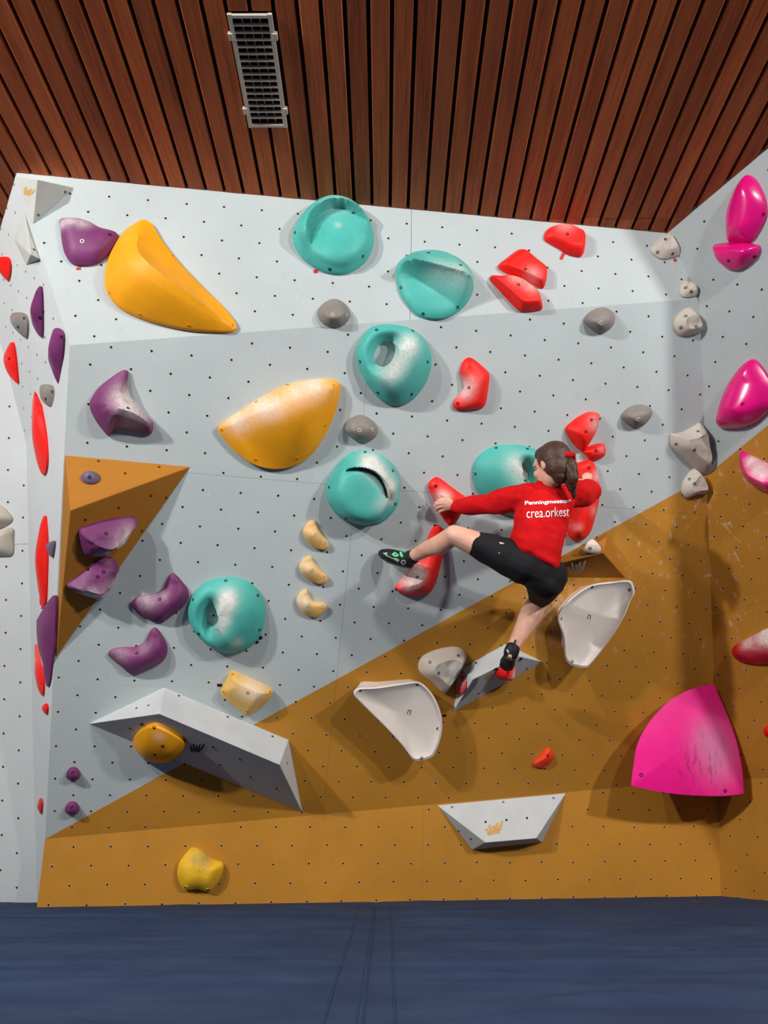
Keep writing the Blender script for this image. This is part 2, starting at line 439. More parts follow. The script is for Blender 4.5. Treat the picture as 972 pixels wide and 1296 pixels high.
# ------------------------------------------------------------------ mat floor
def mat_floor():
    m, nt, b, L = new_mat('mat_fabric')
    pos = nd(nt, 'ShaderNodeNewGeometry').outputs['Position']
    n1 = noise_t(nt, mapping(nt, pos, (1, 1.6, 1)), 2.2, 5, .6); n2 = noise_t(nt, pos, 420, 2); n3 = noise_t(nt, pos, 26, 5, .7)
    c = mixc(nt, ramp(nt, n1, .35, 0, .7, 1), rgb(42, 58, 88), rgb(54, 70, 98))
    c = mixc(nt, ramp(nt, n3, .62, 0, .85, .35), c, rgb(84, 98, 122))
    c = mixc(nt, ramp(nt, n2, .35, .0, .65, .35), c, rgb(30, 42, 68))
    L.new(c, b.inputs['Base Color']); b.inputs['Roughness'].default_value = .9; b.inputs['Specular IOR Level'].default_value = .15
    bump(nt, n2, .4, .002, b); MATS['mat'] = m
    plain('mat_seam', rgb(46, 66, 104), .9, .1)
    X0, X1, NX = -4.2, 4.4, 172; ys = []
    y = -1.2
    while y < 5.62: ys.append(y); y += .016 if y > 1.6 else .12
    def mat_z(x, yy):
        n_ = noise.noise(Vector((x * .42 + 3, yy * 3.1, 2.2))); n2_ = noise.noise(Vector((x * .8 - 5, yy * 5.2, 7.7)))
        w = noise.noise(Vector((x * .55, yy * 3.4, 1.3))) * .014 + noise.noise(Vector((x * .9, yy * 7.5, 5.1))) * .010 + noise.noise(Vector((x * 2.6, yy * 15, 9.1))) * .004
        w += .016 * max(0, 1 - abs(n_) / .075) ** 1.4 + .010 * max(0, 1 - abs(n2_) / .07) ** 1.4
        d = abs(x - seam_x(yy)); w *= min(1, .15 + d / .30)
        return FLOOR_Z + w * (1 if yy < 4.3 else max(.25, 1 - (yy - 4.3) * 2)) - .014 - .004 * math.exp(-(d / .018) ** 2)
    V = []; F = []
    for yy in ys:
        for i in range(NX + 1):
            x = X0 + (X1 - X0) * i / NX
            V.append((x, yy, mat_z(x, yy)))
    for j in range(len(ys) - 1):
        for i in range(NX): a = j * (NX + 1) + i; F.append([a, a + 1, a + NX + 2, a + NX + 1])
    o = mesh_obj('floor', V, F, ['mat'], smooth=3.0)
    tag(o, 'blue fabric covered crash mat below the climbing wall', kind='structure')
    for dx in (-.085, -.008, .008, .085):
        SV = []; SF = []; k = 0
        for yy in ys:
            if yy < 1.2 or yy > 4.80: continue
            x = seam_x(yy) + dx * (1 if abs(dx) < .02 else 1); 
            for s in (-.0016, .0016): SV.append((x + s, yy, mat_z(x, yy) + .0022))
            if k: SF.append([2 * k - 2, 2 * k - 1, 2 * k + 1, 2 * k])
            k += 1
        mesh_obj('seam', SV, SF, ['mat_seam'], o)
def seam_x(y): return -.055 + .003 * math.sin(y * 2)
mat_floor()

# ------------------------------------------------------------------ climbing holds
def crv(pts, N, closed=True):
    """Catmull-Rom resampled by arc length"""
    n = len(pts); S = []
    rng = range(n) if closed else range(n - 1)
    for i in rng:
        p0, p1, p2, p3 = (pts[(i - 1) % n], pts[i], pts[(i + 1) % n], pts[(i + 2) % n]) if closed else (pts[max(i - 1, 0)], pts[i], pts[i + 1], pts[min(i + 2, n - 1)])
        for k in range(10):
            t = k / 10
            S.append(.5 * ((2 * p1) + (p2 - p0) * t + (2 * p0 - 5 * p1 + 4 * p2 - p3) * t * t + (3 * p1 - p0 - 3 * p2 + p3) * t ** 3))
    if closed: S.append(S[0].copy())
    else: S.append(pts[-1].copy())
    L = [0]
    for i in range(1, len(S)): L.append(L[-1] + (S[i] - S[i - 1]).length)
    out = []; j = 0; M_ = N if closed else N - 1
    for k in range(N):
        d = L[-1] * k / M_
        while j < len(L) - 2 and L[j + 1] < d: j += 1
        t = (d - L[j]) / max(L[j + 1] - L[j], 1e-9); out.append(S[j] + (S[j + 1] - S[j]) * min(t, 1))
    return out
def area2(p): return sum(p[i - 1].x * p[i].y - p[i].x * p[i - 1].y for i in range(len(p)))
def crop(c, pts): return [((c[0] + p[0] / c[2]), (c[1] + p[1] / c[2])) + tuple(p[2:]) for p in pts]

BOLT = {}
def bolt_mesh(r, mats):
    key = (r,) + mats
    if key in BOLT: return BOLT[key]
    N = 12; V = []; F = []; FM = []
    for rr, h in ((r, -.004), (r, .002), (r * .62, .0025), (r * .55, -.001)):
        for k in range(N): t = 2 * math.pi * k / N; V.append((rr * math.cos(t), rr * math.sin(t), h))
    for q, mi in ((0, 0), (1, 0), (2, 1)):
        for k in range(N): l = (k + 1) % N; F.append([q * N + k, q * N + l, (q + 1) * N + l, (q + 1) * N + k]); FM.append(mi)
    F.append([3 * N + k for k in range(N)]); FM.append(1)
    me = bpy.data.meshes.new('bolt'); me.from_pydata(V, [], F)
    for m in mats: me.materials.append(MATS[m])
    for p, i in zip(me.polygons, FM): p.material_index = i
    me.update(); BOLT[key] = me; return me
def put_bolts(o, pts, r=.0085, mats=('hole', 'hole'), name='bolt'):
    me = o.data; wl = world_loc(o)
    bvh = BVHTree.FromPolygons([v.co + wl for v in me.vertices], [list(p.vertices) for p in me.polygons])
    for x, y in pts:
        v = ray(x, y).normalized(); hit, nr, _, _ = bvh.ray_cast(CAM, v)
        if hit is None: continue
        if nr.dot(v) > 0: nr = -nr
        b = bpy.data.objects.new(name, bolt_mesh(r, mats)); COL.objects.link(b); b.parent = o
        b.location = hit - wl; b.rotation_euler = nr.to_track_quat('Z', 'Y').to_euler()
def chalk_vals(UV, pl, chalk, c):
    vals = [0.0] * len(UV)
    for x, y, rx, s in (chalk or []):
        P = crop(c, [(x, y)])[0]; q = pl.uv(pl.at(P[0], P[1])); E_ = crop(c, [(x + rx, y)])[0]
        r = (pl.uv(pl.at(E_[0], E_[1])) - q).length
        for i, w in enumerate(UV): vals[i] = min(1, vals[i] + s * math.exp(-((w - q).length / r) ** 2))
    return vals
def closest(rg, q):
    if len(rg) == 1: return rg[0]
    best = None
    for i in range(len(rg) - 1):
        A, B = rg[i], rg[i + 1]; d = (B - A).xy
        t = max(0, min(1, (q - A.xy).dot(d) / max(d.length_squared, 1e-9))); P = A + (B - A) * t
        dd = (P.xy - q).length
        if best is None or dd < best[0]: best = (dd, P)
    return best[1]
GROUPS = {'teal': 'large round teal holds', 'red': 'red climbing holds', 'purple': 'purple climbing holds', 'grey': 'grey pebble holds', 'cream': 'cream stone holds',
          'pink': 'glossy pink holds', 'sand': 'sand coloured crescent holds'}
def finish(o, label, color, c, bolts, group=None, bolt_r=.0085, bm=('hole', 'hole')):
    tag(o, label, 'climbing hold', group or GROUPS.get(color))
    if bolts: put_bolts(o, [(p[0], p[1]) for p in crop(c, bolts)], bolt_r, bm)
    return o

def ridge_hold(name, label, color, plane, c, pts, ridge, q=2.0, rim=.012, bolts=None, chalk=None, N=64, K_=12, sharp=.6, side=None, group=None, br=.0085, bm=('hole', 'hole'), bump_=0.0):
    """outline on the panel, surface rising to a ridge line (x, y, height)"""
    pl = PL[plane]
    ol = [pl.uv(pl.at(*p[:2])) for p in crop(c, pts)]
    if area2(ol) < 0: ol.reverse()
    ol = crv(ol, N)
    rg = []
    for x, y, h in crop(c, ridge):
        u = pl.uv(pl.at(x, y, h if plane in ('main', 'top', 'kick') else 0)); rg.append(Vector((u.x, u.y, h)))
    if len(rg) > 2: rg = crv(rg, 24, False)
    tg = [closest(rg, p) for p in ol]
    for _ in range(3 if len(rg) > 1 else 0): tg = [(tg[i - 1] + tg[i] * 2 + tg[(i + 1) % N]) / 4 for i in range(N)]
    sd = Vector(side[:2]).normalized() if side else None
    pts2 = []; hts = []
    for k in range(K_):
        t = k / K_
        if t > .80: break
        for p, g in zip(ol, tg):
            qq = q
            if side:
                dr = (p - g.xy); w = max(0, min(1, dr.normalized().dot(sd) * 1.4 + .3)) if dr.length > 1e-6 else 0
                qq = q + (side[2] - q) * w
            gt = 1 - (1 - t) ** qq
            pos = p.lerp(g.xy, t) if k else p.copy()
            h = rim + (g.z - rim) * gt
            if bump_: h += bump_ * gt * noise.noise(Vector((pos.x * 22, pos.y * 22, 3.7)))
            pts2.append(pos); hts.append(h)
    edges = [(i, (i + 1) % N) for i in range(N)]
    for n_, g in enumerate(rg):
        if n_: edges.append((len(pts2) - 1, len(pts2)))
        pts2.append(g.xy.copy()); hts.append(g.z)
    vo, eo, fo, ov, oe, of = delaunay_2d_cdt(pts2, edges, [list(range(N))], 1, 1e-5)
    UVH = [(p.copy(), max(hts[i] for i in ids) if ids else rim) for p, ids in zip(vo, ov)]
    inv = {}
    for n_, ids in enumerate(ov):
        for i in ids: inv[i] = n_
    F = [list(f) for f in fo]; b0 = len(UVH)
    for i in range(N): UVH.append((ol[i], -.001))
    for i in range(N):
        j = (i + 1) % N; F.append([b0 + i, b0 + j, inv[j], inv[i]])
    V = [pl.xyz(u.x, u.y, h) for u, h in UVH]
    ch = chalk_vals([u for u, h in UVH], pl, chalk, c)
    ctr = sum(ol, Vector((0, 0))) / N
    o = mesh_obj(name, V, F, [color], None, pl.xyz(ctr.x, ctr.y), smooth=sharp, chalk=ch)
    return finish(o, label, color, c, bolts, group, br, bm)

def pad_hold(name, label, color, plane, c, pts, H, inset=.7, shift=(0, 0), q=2.2, dish=0.0, tilt=(0, 0), rim=.012, bolts=None, chalk=None, N=64, sharp=.6, group=None, br=.0085, bm=('hole', 'hole'), rough_=0.0, K_=8):
    """outline on the panel, bevelled flank, broad front face (tilted or dished)"""
    pl = PL[plane]
    ol = [pl.uv(pl.at(*p[:2])) for p in crop(c, pts)]
    if area2(ol) < 0: ol.reverse()
    ol = crv(ol, N); ctr = sum(ol, Vector((0, 0))) / N
    rad = sum((p - ctr).length for p in ol) / N; sh = Vector(shift) * rad
    UVH = [(p, -.001) for p in ol]
    def top(p):
        d = (p - ctr) / rad; return max(rim, H * (1 + d.x * tilt[0] + d.y * tilt[1]))
    for k in range(K_ + 1):
        t = k / K_; gt = 1 - (1 - t) ** q; tt = gt * .35 + t * .65
        for p in ol:
            tp = ctr + (p - ctr) * inset + sh; pos = p.lerp(tp, t)
            h = rim + (top(tp) - rim) * gt
            UVH.append((pos, h))
    KD = 8
    for k in range(1, KD):
        s = 1 - k / KD
        for p in ol:
            pos = ctr + sh + (p - ctr) * inset * s
            h = top(pos) - dish * (1 - s ** 2.5)
            if rough_: h += rough_ * noise.noise(Vector((pos.x * 18, pos.y * 18, 2.2)))
            UVH.append((pos, h))
    UVH.append((ctr + sh, top(ctr + sh) - dish))
    V = [pl.xyz(u.x, u.y, h) for u, h in UVH]; F = []; R_ = K_ + 1 + KD
    for k in range(R_ - 1):
        for i in range(N): j = (i + 1) % N; F.append([k * N + i, k * N + j, (k + 1) * N + j, (k + 1) * N + i])
    b = (R_ - 1) * N; last = len(V) - 1
    for i in range(N): F.append([b + i, b + (i + 1) % N, last])
    ch = chalk_vals([u for u, h in UVH], pl, chalk, c)
    o = mesh_obj(name, V, F, [color], None, pl.xyz(ctr.x, ctr.y), smooth=sharp, chalk=ch)
    return finish(o, label, color, c, bolts, group, br, bm)

def sstep(a, b, x):
    t = max(0, min(1, (x - a) / (b - a))) ; return t * t * (3 - 2 * t)
def field_hold(name, label, color, plane, c, pts, fn, hole=None, bolts=None, chalk=None, N=112, RN=36, group=None):
    """round hold with a modelled relief fn(u, v, r) in unit-disc coordinates; optional through hole"""
    pl = PL[plane]
    ol = [pl.uv(pl.at(*p[:2])) for p in crop(c, pts)]
    if area2(ol) < 0: ol.reverse()
    ol = crv(ol, N)
    ctr = (Vector((min(p.x for p in ol), min(p.y for p in ol))) + Vector((max(p.x for p in ol), max(p.y for p in ol)))) / 2
    sx = max(p.x for p in ol) - ctr.x; sy = max(p.y for p in ol) - ctr.y
    UVH = [(p, -.001) for p in ol]; start = Vector((0, 0))
    if hole:
        hx, hy, ha, hb, hr = hole
        inner = []
        for p in ol:
            d = (p - ctr); t = math.atan2(d.y / sy - hy, d.x / sx - hx)
            ct, st = math.cos(t - hr), math.sin(t - hr)
            rr = 1 / math.sqrt((ct / ha) ** 2 + (st / hb) ** 2)
            inner.append(ctr + Vector(((hx + rr * math.cos(t)) * sx, (hy + rr * math.sin(t)) * sy)))
    for k in range(RN + 1):
        t = k / RN
        for i, p in enumerate(ol):
            if hole: pos = p.lerp(inner[i], t)
            else: pos = p.lerp(ctr, t)
            u, v = (pos.x - ctr.x) / sx, (pos.y - ctr.y) / sy
            r = ((pos - ctr).length / max((p - ctr).length, 1e-6)) if not hole else t
            UVH.append((pos, max(.010, fn(u, v, 1 - t if not hole else t))))
    if hole:
        for i in range(N): UVH.append((inner[i], -.001))
    V = [pl.xyz(u.x, u.y, h) for u, h in UVH]; F = []; R_ = len(UVH) // N
    for k in range(R_ - 1):
        for i in range(N): j = (i + 1) % N; F.append([k * N + i, k * N + j, (k + 1) * N + j, (k + 1) * N + i])
    ch = chalk_vals([u for u, h in UVH], pl, chalk, c)
    o = mesh_obj(name, V, F, [color], None, pl.xyz(ctr.x, ctr.y), smooth=.9, chalk=ch)
    bm = bmesh.new(); bm.from_mesh(o.data); bmesh.ops.remove_doubles(bm, verts=bm.verts, dist=.0004); bm.to_mesh(o.data); bm.free()
    return finish(o, label, color, c, bolts, group)

# ---- faceted plywood volumes
def volume(name, label, mat, plane, c, base, apex, faces, bolts=None, group=None, bev=.004):
    pl = PL[plane]
    V = [pl.at(x, y, -.001) for x, y in crop(c, base)] + [pl.at(x, y, h) for x, y, h in crop(c, apex)]
    nb = len(base); ctr = sum(V[:nb], Vector()) / nb
    F = [list(f) for f in faces] + [list(range(nb))]
    o = mesh_obj(name, V, F, [mat], None, ctr)
    bm = bmesh.new(); bm.from_mesh(o.data); bmesh.ops.recalc_face_normals(bm, faces=bm.faces)
    bmesh.ops.bevel(bm, geom=list(bm.edges), offset=bev, segments=2, profile=.5, affect='EDGES')
    bm.to_mesh(o.data); bm.free()
    tag(o, label, 'volume', group)
    if bolts: put_bolts(o, crop(c, bolts), .0065, name='bolt_hole')
    return o, V
def decal(o, c, polys, mat, name, label, off=.0015):
    wl = world_loc(o); me = o.data
    bvh = BVHTree.FromPolygons([v.co + wl for v in me.vertices], [list(p.vertices) for p in me.polygons])
    V = []; F = []
    for poly in polys:
        ids = []
        for x, y in crop(c, poly):
            d = ray(x, y).normalized(); hit, nr, _, _ = bvh.ray_cast(CAM, d)
            if hit is None: break
            if nr.dot(d) > 0: nr = -nr
            ids.append(hit + nr * off)
        if len(ids) == len(poly): b = len(V); V += ids; F.append(list(range(b, len(V))))
    if F:
        k = mesh_obj(name, V, F, [mat], o, V[0]); tag(k, label); return k
def paw(cx, cy, s, rot=0):
    """small claw shaped emblem: five slanted strokes over a ragged bar"""
    P = []
    def tr(x, y):
        a = math.radians(rot); return (cx + s * (x * math.cos(a) - y * math.sin(a)), cy + s * (x * math.sin(a) + y * math.cos(a)))
    for x0, y0, x1, y1, w in ((-1, -.1, -.72, .5, .30), (-.6, -.5, -.45, .35, .30), (-.12, -.35, -.12, .3, .28), (.3, -.62, .15, .25, .30), (.85, -.75, .48, .2, .32)):
        P.append([tr(x0, y0), tr(x0 + w * .8, y0 - .06), tr(x1 + w, y1), tr(x1, y1)])
    for x0, x1, y0, y1 in ((-.8, -.35, .42, .62), (-.3, .05, .36, .6), (.1, .6, .3, .52)):
        P.append([tr(x0, y0), tr(x1, y0 - .06), tr(x1 - .05, y1), tr(x0 + .08, y1 + .05)])
    return P

b1 = (0, 860, 2.43); b2 = (380, 700, 2.7); b3 = (680, 620, 2.945); z5 = (260, 240, 2.7); z6 = (600, 260, 2.613); z7 = (470, 530, 3.0375)
c1 = (0, 200, 3.0375); c2 = (0, 540, 3.41); cA = (80, 420, 4.05); cB = (220, 560, 4.05); cD = (540, 400, 4.05); cE = (340, 380, 4.05); cF = (700, 380, 4.05)
cG = (80, 630, 5.4); cH = (225, 715, 6.48); cR = (880, 430, 5.89); cRed = (610, 270, 6.48); cT = (0, 200, 3.6); l2 = (0, 560, 4.32); l3 = (0, 840, 4.05)
cTR = (780, 200, 5.0625); cHand = (530, 590, 8.1); cFoot = (470, 660, 8.1); cFt2 = (590, 740, 8.1); cHd = (660, 550, 8.1); ck = (480, 980, 4.05); cP = (400, 550, 4.418); one = (0, 0, 1)
VG = 'plywood volumes bolted to the climbing wall'

wedge, wv = volume('wedge_volume', 'long white wedge volume crossing the grey and golden paint', 'vol_white', 'main', b1,
    [(272, 136), (505, 23), (888, 185), (930, 408)], [(490, 105, .27), (860, 262, .27)],
    [(0, 1, 4), (1, 2, 5, 4), (2, 3, 5), (0, 4, 5, 3)], [(420, 88), (457, 80), (550, 50), (700, 115), (838, 175), (882, 258), (400, 150), (655, 208), (738, 245), (850, 335), (675, 262), (770, 300)], VG)
PL['wedge_under'] = plane3(wv[0], wv[4], wv[5])
decal(wedge, b1, paw(605, 210, 22, 10), 'mark_dark', 'emblem', 'dark rubbed emblem on the underside')
ramp_v, rv = volume('wedge_volume', 'white wedge volume under the climber\'s right foot', 'vol_white', 'main', b2,
    [(520, 545), (550, 395), (700, 310), (832, 372)], [(590, 432, .13), (748, 352, .12)],
    [(0, 1, 4), (1, 2, 5, 4), (2, 3, 5), (0, 4, 5, 3)], [(610, 480), (690, 455), (775, 395), (600, 375)], VG)
PL['ramp_front'] = plane3(rv[0], rv[4], rv[5]); PL['ramp_left'] = plane3(rv[0], rv[1], rv[4])
decal(ramp_v, cFt2, paw(235, 945, 48, -25), 'logo_tan', 'emblem', 'tan claw emblem')
trap, tv = volume('wedge_volume', 'white trapezoid volume with a tan emblem on the golden kicker', 'vol_white', 'kick', ck,
    [(295, 157), (958, 95), (835, 350), (475, 388)], [(545, 350, .13), (805, 328, .13)],
    [(0, 1, 5, 4), (0, 4, 3), (1, 2, 5), (3, 4, 5, 2)], [(373, 168), (636, 142), (893, 122), (545, 244), (652, 234), (757, 224), (407, 290), (470, 331)], VG)
decal(trap, ck, paw(588, 280, 46, -6), 'logo_tan', 'emblem', 'tan claw emblem')
gv, gvv = volume('pyramid_volume', 'golden triangular volume with two purple holds on its shaded face', 'vol_gold', 'main', c2,
    [(280, 122), (825, 172), (240, 1003)], [(303, 362, .24)], [(0, 1, 3), (1, 2, 3), (0, 3, 2)],
    [(425, 149), (687, 174), (540, 202), (652, 298), (717, 307), (512, 350), (368, 402), (613, 450)], VG)
PL['gold_vol'] = plane3(gvv[1], gvv[2], gvv[3]); PL['gold_vol_top'] = plane3(gvv[0], gvv[1], gvv[3])
gv2, g2v = volume('pyramid_volume', 'golden volume with chalk stains behind the climber\'s waist', 'vol_gold', 'main', b3,
    [(-60, 326), (262, 160), (330, 329)], [(85, 272, .13), (246, 234, .14)], [(0, 1, 4, 3), (1, 2, 4), (0, 3, 4, 2)], None, VG)
PL['gold_vol2'] = plane3(g2v[1], g2v[3], g2v[4])
decal(gv2, b3, paw(145, 290, 34, 0), 'logo_grey', 'emblem', 'pale claw emblem')
wv1, w1 = volume('pyramid_volume', 'pale triangular volume with a claw emblem at the top corner', 'vol_cream', 'top', cT,
    [(72, 78), (340, 135), (150, 305)], [(170, 98, .14)], [(0, 1, 3), (1, 2, 3), (0, 3, 2)], [(297, 155), (175, 260)], VG)
decal(wv1, cT, paw(124, 152, 30, 25), 'logo_tan', 'emblem', 'tan claw emblem')
wv2, w2 = volume('pyramid_volume', 'small pale pyramid volume on the left side face', 'vol_cream', 'upleft', cT,
    [(110, 235), (185, 462), (120, 490), (62, 370)], [(140, 440, .05)], [(0, 1, 4), (1, 2, 4), (2, 3, 4), (0, 4, 3)], [(155, 417)], VG)

# ---- large teal holds
def donut(hx, hy, lx, ly, A=.115, B=.065):
    n = math.hypot(lx, ly); lx, ly = lx / n, ly / n
    def f(u, v, t):
        d = math.hypot(u - hx, v - hy) + 1e-6; w = sstep(-.35, .65, ((u - hx) * lx + (v - hy) * ly) / d)
        lobe = .012 + A * math.sin(min(t / .74, 1) * math.pi / 2) ** .85
        low = .012 + B * max(0, math.sin(math.pi * min(1, t ** .8 * 1.02))) ** .8
        return lobe * w + low * (1 - w)
    return f
def fnA(u, v, r):
    d = math.hypot(u - .12, v + .12); s_ = ((u - .12) * -.5 + (v + .12) * .86) / .78
    w = sstep(-.15, .45, s_)
    h_in = .070 - .036 * max(-1, min(1, s_)); h_out = .075 + .050 * w
    k = sstep(.80, .74, d)
    return .014 + (h_out * (1 - k) + h_in * k) * (1 - r ** 6)
def fnB(u, v, r):
    vr = .10 - .20 * u; vb = -.34 - .62 * u; e = 1 - r ** 7; vt = math.sqrt(max(0, 1 - u * u))
    h1 = .035 + .125 * (1 - min(1, max(0, (v - vr) / max(.08, vt - vr))))
    h2 = .16 - .12 * min(1, max(0, (vr - v) / max(.10, vr - vb))) ** .65
    k = sstep(-.035, .035, v - vr)
    return .012 + (h1 * k + h2 * (1 - k)) * e
def fnD(u, v, r):
    e = 1 - r ** 6; d = math.hypot(u + .2, v + .22); a = math.degrees(math.atan2(v + .22, u + .2))
    w = sstep(-25, 10, a) * sstep(128, 96, a); wl = sstep(-110, -70, a) * sstep(25, -5, a)
    disc = .125 - .03 * (u + v); band = .04 + .115 * sstep(1.28, .84, d)
    h = disc + (band - disc) * sstep(.74, .80, d) if w > 0 else disc
    h = disc * (1 - w) + h * w
    h -= .12 * w * math.exp(-((d - .765) / .035) ** 2)
    h = h * (1 - wl) + (disc + (.035 - disc) * sstep(.74, .90, d)) * wl
    return .012 + h * e
TG = GROUPS['teal']
field_hold('round_hold', 'teal round hold with an arched lip poking above the wall\'s top edge', 'teal', 'top', z5,
    [(298, 160), (305, 130), (340, 80), (390, 45), (440, 35), (500, 50), (550, 95), (573, 150), (572, 200), (545, 250), (495, 285), (445, 292), (390, 278), (335, 240), (305, 195)],
    fnA, bolts=[(306, 147), (425, 272), (538, 228), (505, 80)], chalk=[(450, 148, 12, .35), (440, 60, 60, .18)])
field_hold('round_hold', 'teal round hold with a diagonal ledge near the wall\'s upper fold', 'teal', 'top', z5,
    [(652, 290), (660, 255), (700, 222), (760, 210), (820, 217), (880, 250), (912, 300), (912, 355), (880, 405), (830, 438), (780, 445), (725, 432), (685, 390), (662, 345)],
    fnB, bolts=[(762, 216), (872, 258), (668, 335), (744, 425), (862, 402)], chalk=[(850, 325, 45, .45), (780, 312, 40, .3)])
field_hold('ring_hold', 'teal ring hold pierced by a slanted hole, between amber hold and grey pebbles', 'teal', 'main', cE,
    [(450, 290), (455, 235), (490, 170), (540, 132), (620, 123), (720, 142), (790, 195), (828, 270), (830, 350), (800, 430), (745, 500), (680, 538), (610, 532), (555, 495), (500, 425), (465, 350)],
    donut(-.27, .27, .75, -.5), hole=(-.27, .25, .25, .34, -.5), bolts=[(553, 152), (738, 156), (469, 315), (560, 474), (733, 482), (815, 317)], chalk=[(690, 250, 55, .8), (630, 330, 60, .7), (600, 390, 45, .5), (720, 210, 40, .4)])
field_hold('round_hold', 'teal round hold with a chalky crescent band and deep slit', 'teal', 'main', cP,
    [(56, 340), (65, 260), (110, 180), (180, 110), (260, 85), (330, 95), (400, 140), (450, 210), (468, 290), (462, 370), (430, 430), (370, 485), (290, 505), (210, 497), (130, 460), (80, 400)],
    fnD, bolts=[(275, 98), (429, 203), (443, 388), (168, 470), (73, 294)], chalk=[(270, 150, 45, .9), (340, 200, 50, .95), (395, 270, 45, .95), (405, 340, 40, .8), (340, 370, 40, .35), (310, 140, 40, .6)])
field_hold('ring_hold', 'teal ring hold half hidden behind the climber\'s head and shoulder', 'teal', 'main', z7,
    [(390, 205), (398, 165), (425, 130), (470, 106), (530, 99), (590, 104), (630, 118), (665, 145), (690, 190), (690, 250), (670, 300), (620, 350), (560, 372), (500, 365), (450, 335), (415, 290), (397, 250)],
    donut(.23, .22, -.8, -.3), hole=(.23, .22, .17, .29, .25), bolts=[(480, 112), (400, 212), (600, 116)], chalk=[(530, 170, 40, .7), (560, 215, 35, .5)])
field_hold('ring_hold', 'teal ring hold with chalk stripe below the cluster of purple holds', 'teal', 'main', cH,
    [(85, 400), (95, 310), (140, 220), (230, 140), (340, 105), (450, 98), (560, 125), (650, 195), (705, 290), (720, 390), (705, 500), (660, 600), (590, 670), (500, 710), (400, 718), (300, 680), (200, 610), (120, 510)],
    donut(-.34, .02, 1, 0), hole=(-.36, .0, .17, .28, 0), bolts=[(394, 130), (125, 284), (170, 566), (656, 249), (670, 532)], chalk=[(400, 280, 75, 1.0), (380, 400, 60, 1.0), (420, 220, 70, .8), (490, 590, 50, .6), (350, 480, 50, .4)])

# ---- amber, yellow and sand holds
ridge_hold('horn_hold', 'big amber hold with a curved ridge under the top edge', 'amber', 'top', c1,
    [(540, 248), (570, 248), (592, 270), (625, 325), (680, 395), (740, 460), (800, 520), (860, 580), (900, 630), (911, 655), (893, 671), (830, 673), (740, 668), (640, 650), (540, 620), (460, 580), (415, 525), (405, 480), (415, 410), (440, 350), (480, 290)],
    [(548, 262, .05), (525, 335, .15), (560, 395, .20), (650, 465, .19), (760, 545, .13), (880, 640, .04)], q=1.5, rim=.02, K_=16, N=96, sharp=.9,
    bolts=[(422, 517), (539, 601), (727, 644), (893, 642), (663, 377), (795, 507)], side=(.75, .65, .75), br=.008, bm=('amber', 'hole'))
ridge_hold('horn_hold', 'big amber shell hold with chalky upper edge on the grey panels', 'amber', 'main', z5,
    [(43, 818), (60, 795), (110, 760), (180, 715), (280, 665), (370, 648), (430, 648), (458, 665), (455, 710), (435, 780), (400, 850), (360, 905), (300, 942), (240, 952), (180, 942), (130, 915), (80, 870)],
    [(110, 800, .06), (200, 760, .13), (300, 730, .16), (410, 690, .08)], q=1.7, rim=.025, K_=16, N=96, sharp=.9, bolts=[(56, 820), (172, 922), (438, 669), (409, 806), (174, 725), (282, 668), (313, 918)], br=.008,
    chalk=[(110, 790, 40, .7), (180, 745, 45, .6), (235, 735, 40, .6), (300, 690, 40, .55), (370, 668, 45, .7)], bm=('amber', 'hole'))
ridge_hold('block_hold', 'yellow hold bolted to the underside of the long white wedge', 'amber', 'wedge_under', b1,
    [(415, 175), (435, 150), (470, 133), (500, 138), (550, 165), (572, 185), (565, 210), (530, 238), (490, 240), (450, 230), (420, 195)],
    [(475, 190, .085), (515, 195, .085)], q=2.2, rim=.03, bolts=[(474, 147), (567, 187), (476, 231), (500, 205)], chalk=[(450, 205, 22, .7), (500, 150, 15, .3)])
ridge_hold('block_hold', 'sand yellow hold with chalky dish above the long white wedge', 'sand', 'main', cH,
    [(355, 1020), (370, 985), (410, 910), (430, 872), (460, 868), (560, 910), (690, 970), (770, 1015), (772, 1045), (740, 1100), (650, 1170), (590, 1208), (550, 1205), (480, 1150), (400, 1090), (365, 1050)],
    [(500, 990, .09), (640, 1050, .10)], q=2.0, rim=.03, bolts=[(575, 1048), (445, 897), (755, 1042), (378, 1040), (573, 1200)], chalk=[(560, 980, 70, .7), (650, 1010, 60, .6)], br=.010, bm=('amber', 'hole'))
ridge_hold('block_hold', 'yellow scooped hold low on the golden kicker', 'yellow', 'kick', b1,
    [(547, 585), (555, 555), (585, 520), (603, 517), (625, 528), (655, 552), (685, 562), (686, 585), (670, 620), (645, 648), (610, 640), (570, 642), (552, 615)],
    [(600, 585, .09), (635, 590, .10)], q=2.2, rim=.03, bolts=[(615, 585), (572, 638), (640, 645), (592, 528)], chalk=[(630, 548, 22, .8), (600, 540, 18, .5)], br=.012, bm=('yellow', 'hole'))
SG = GROUPS['sand']
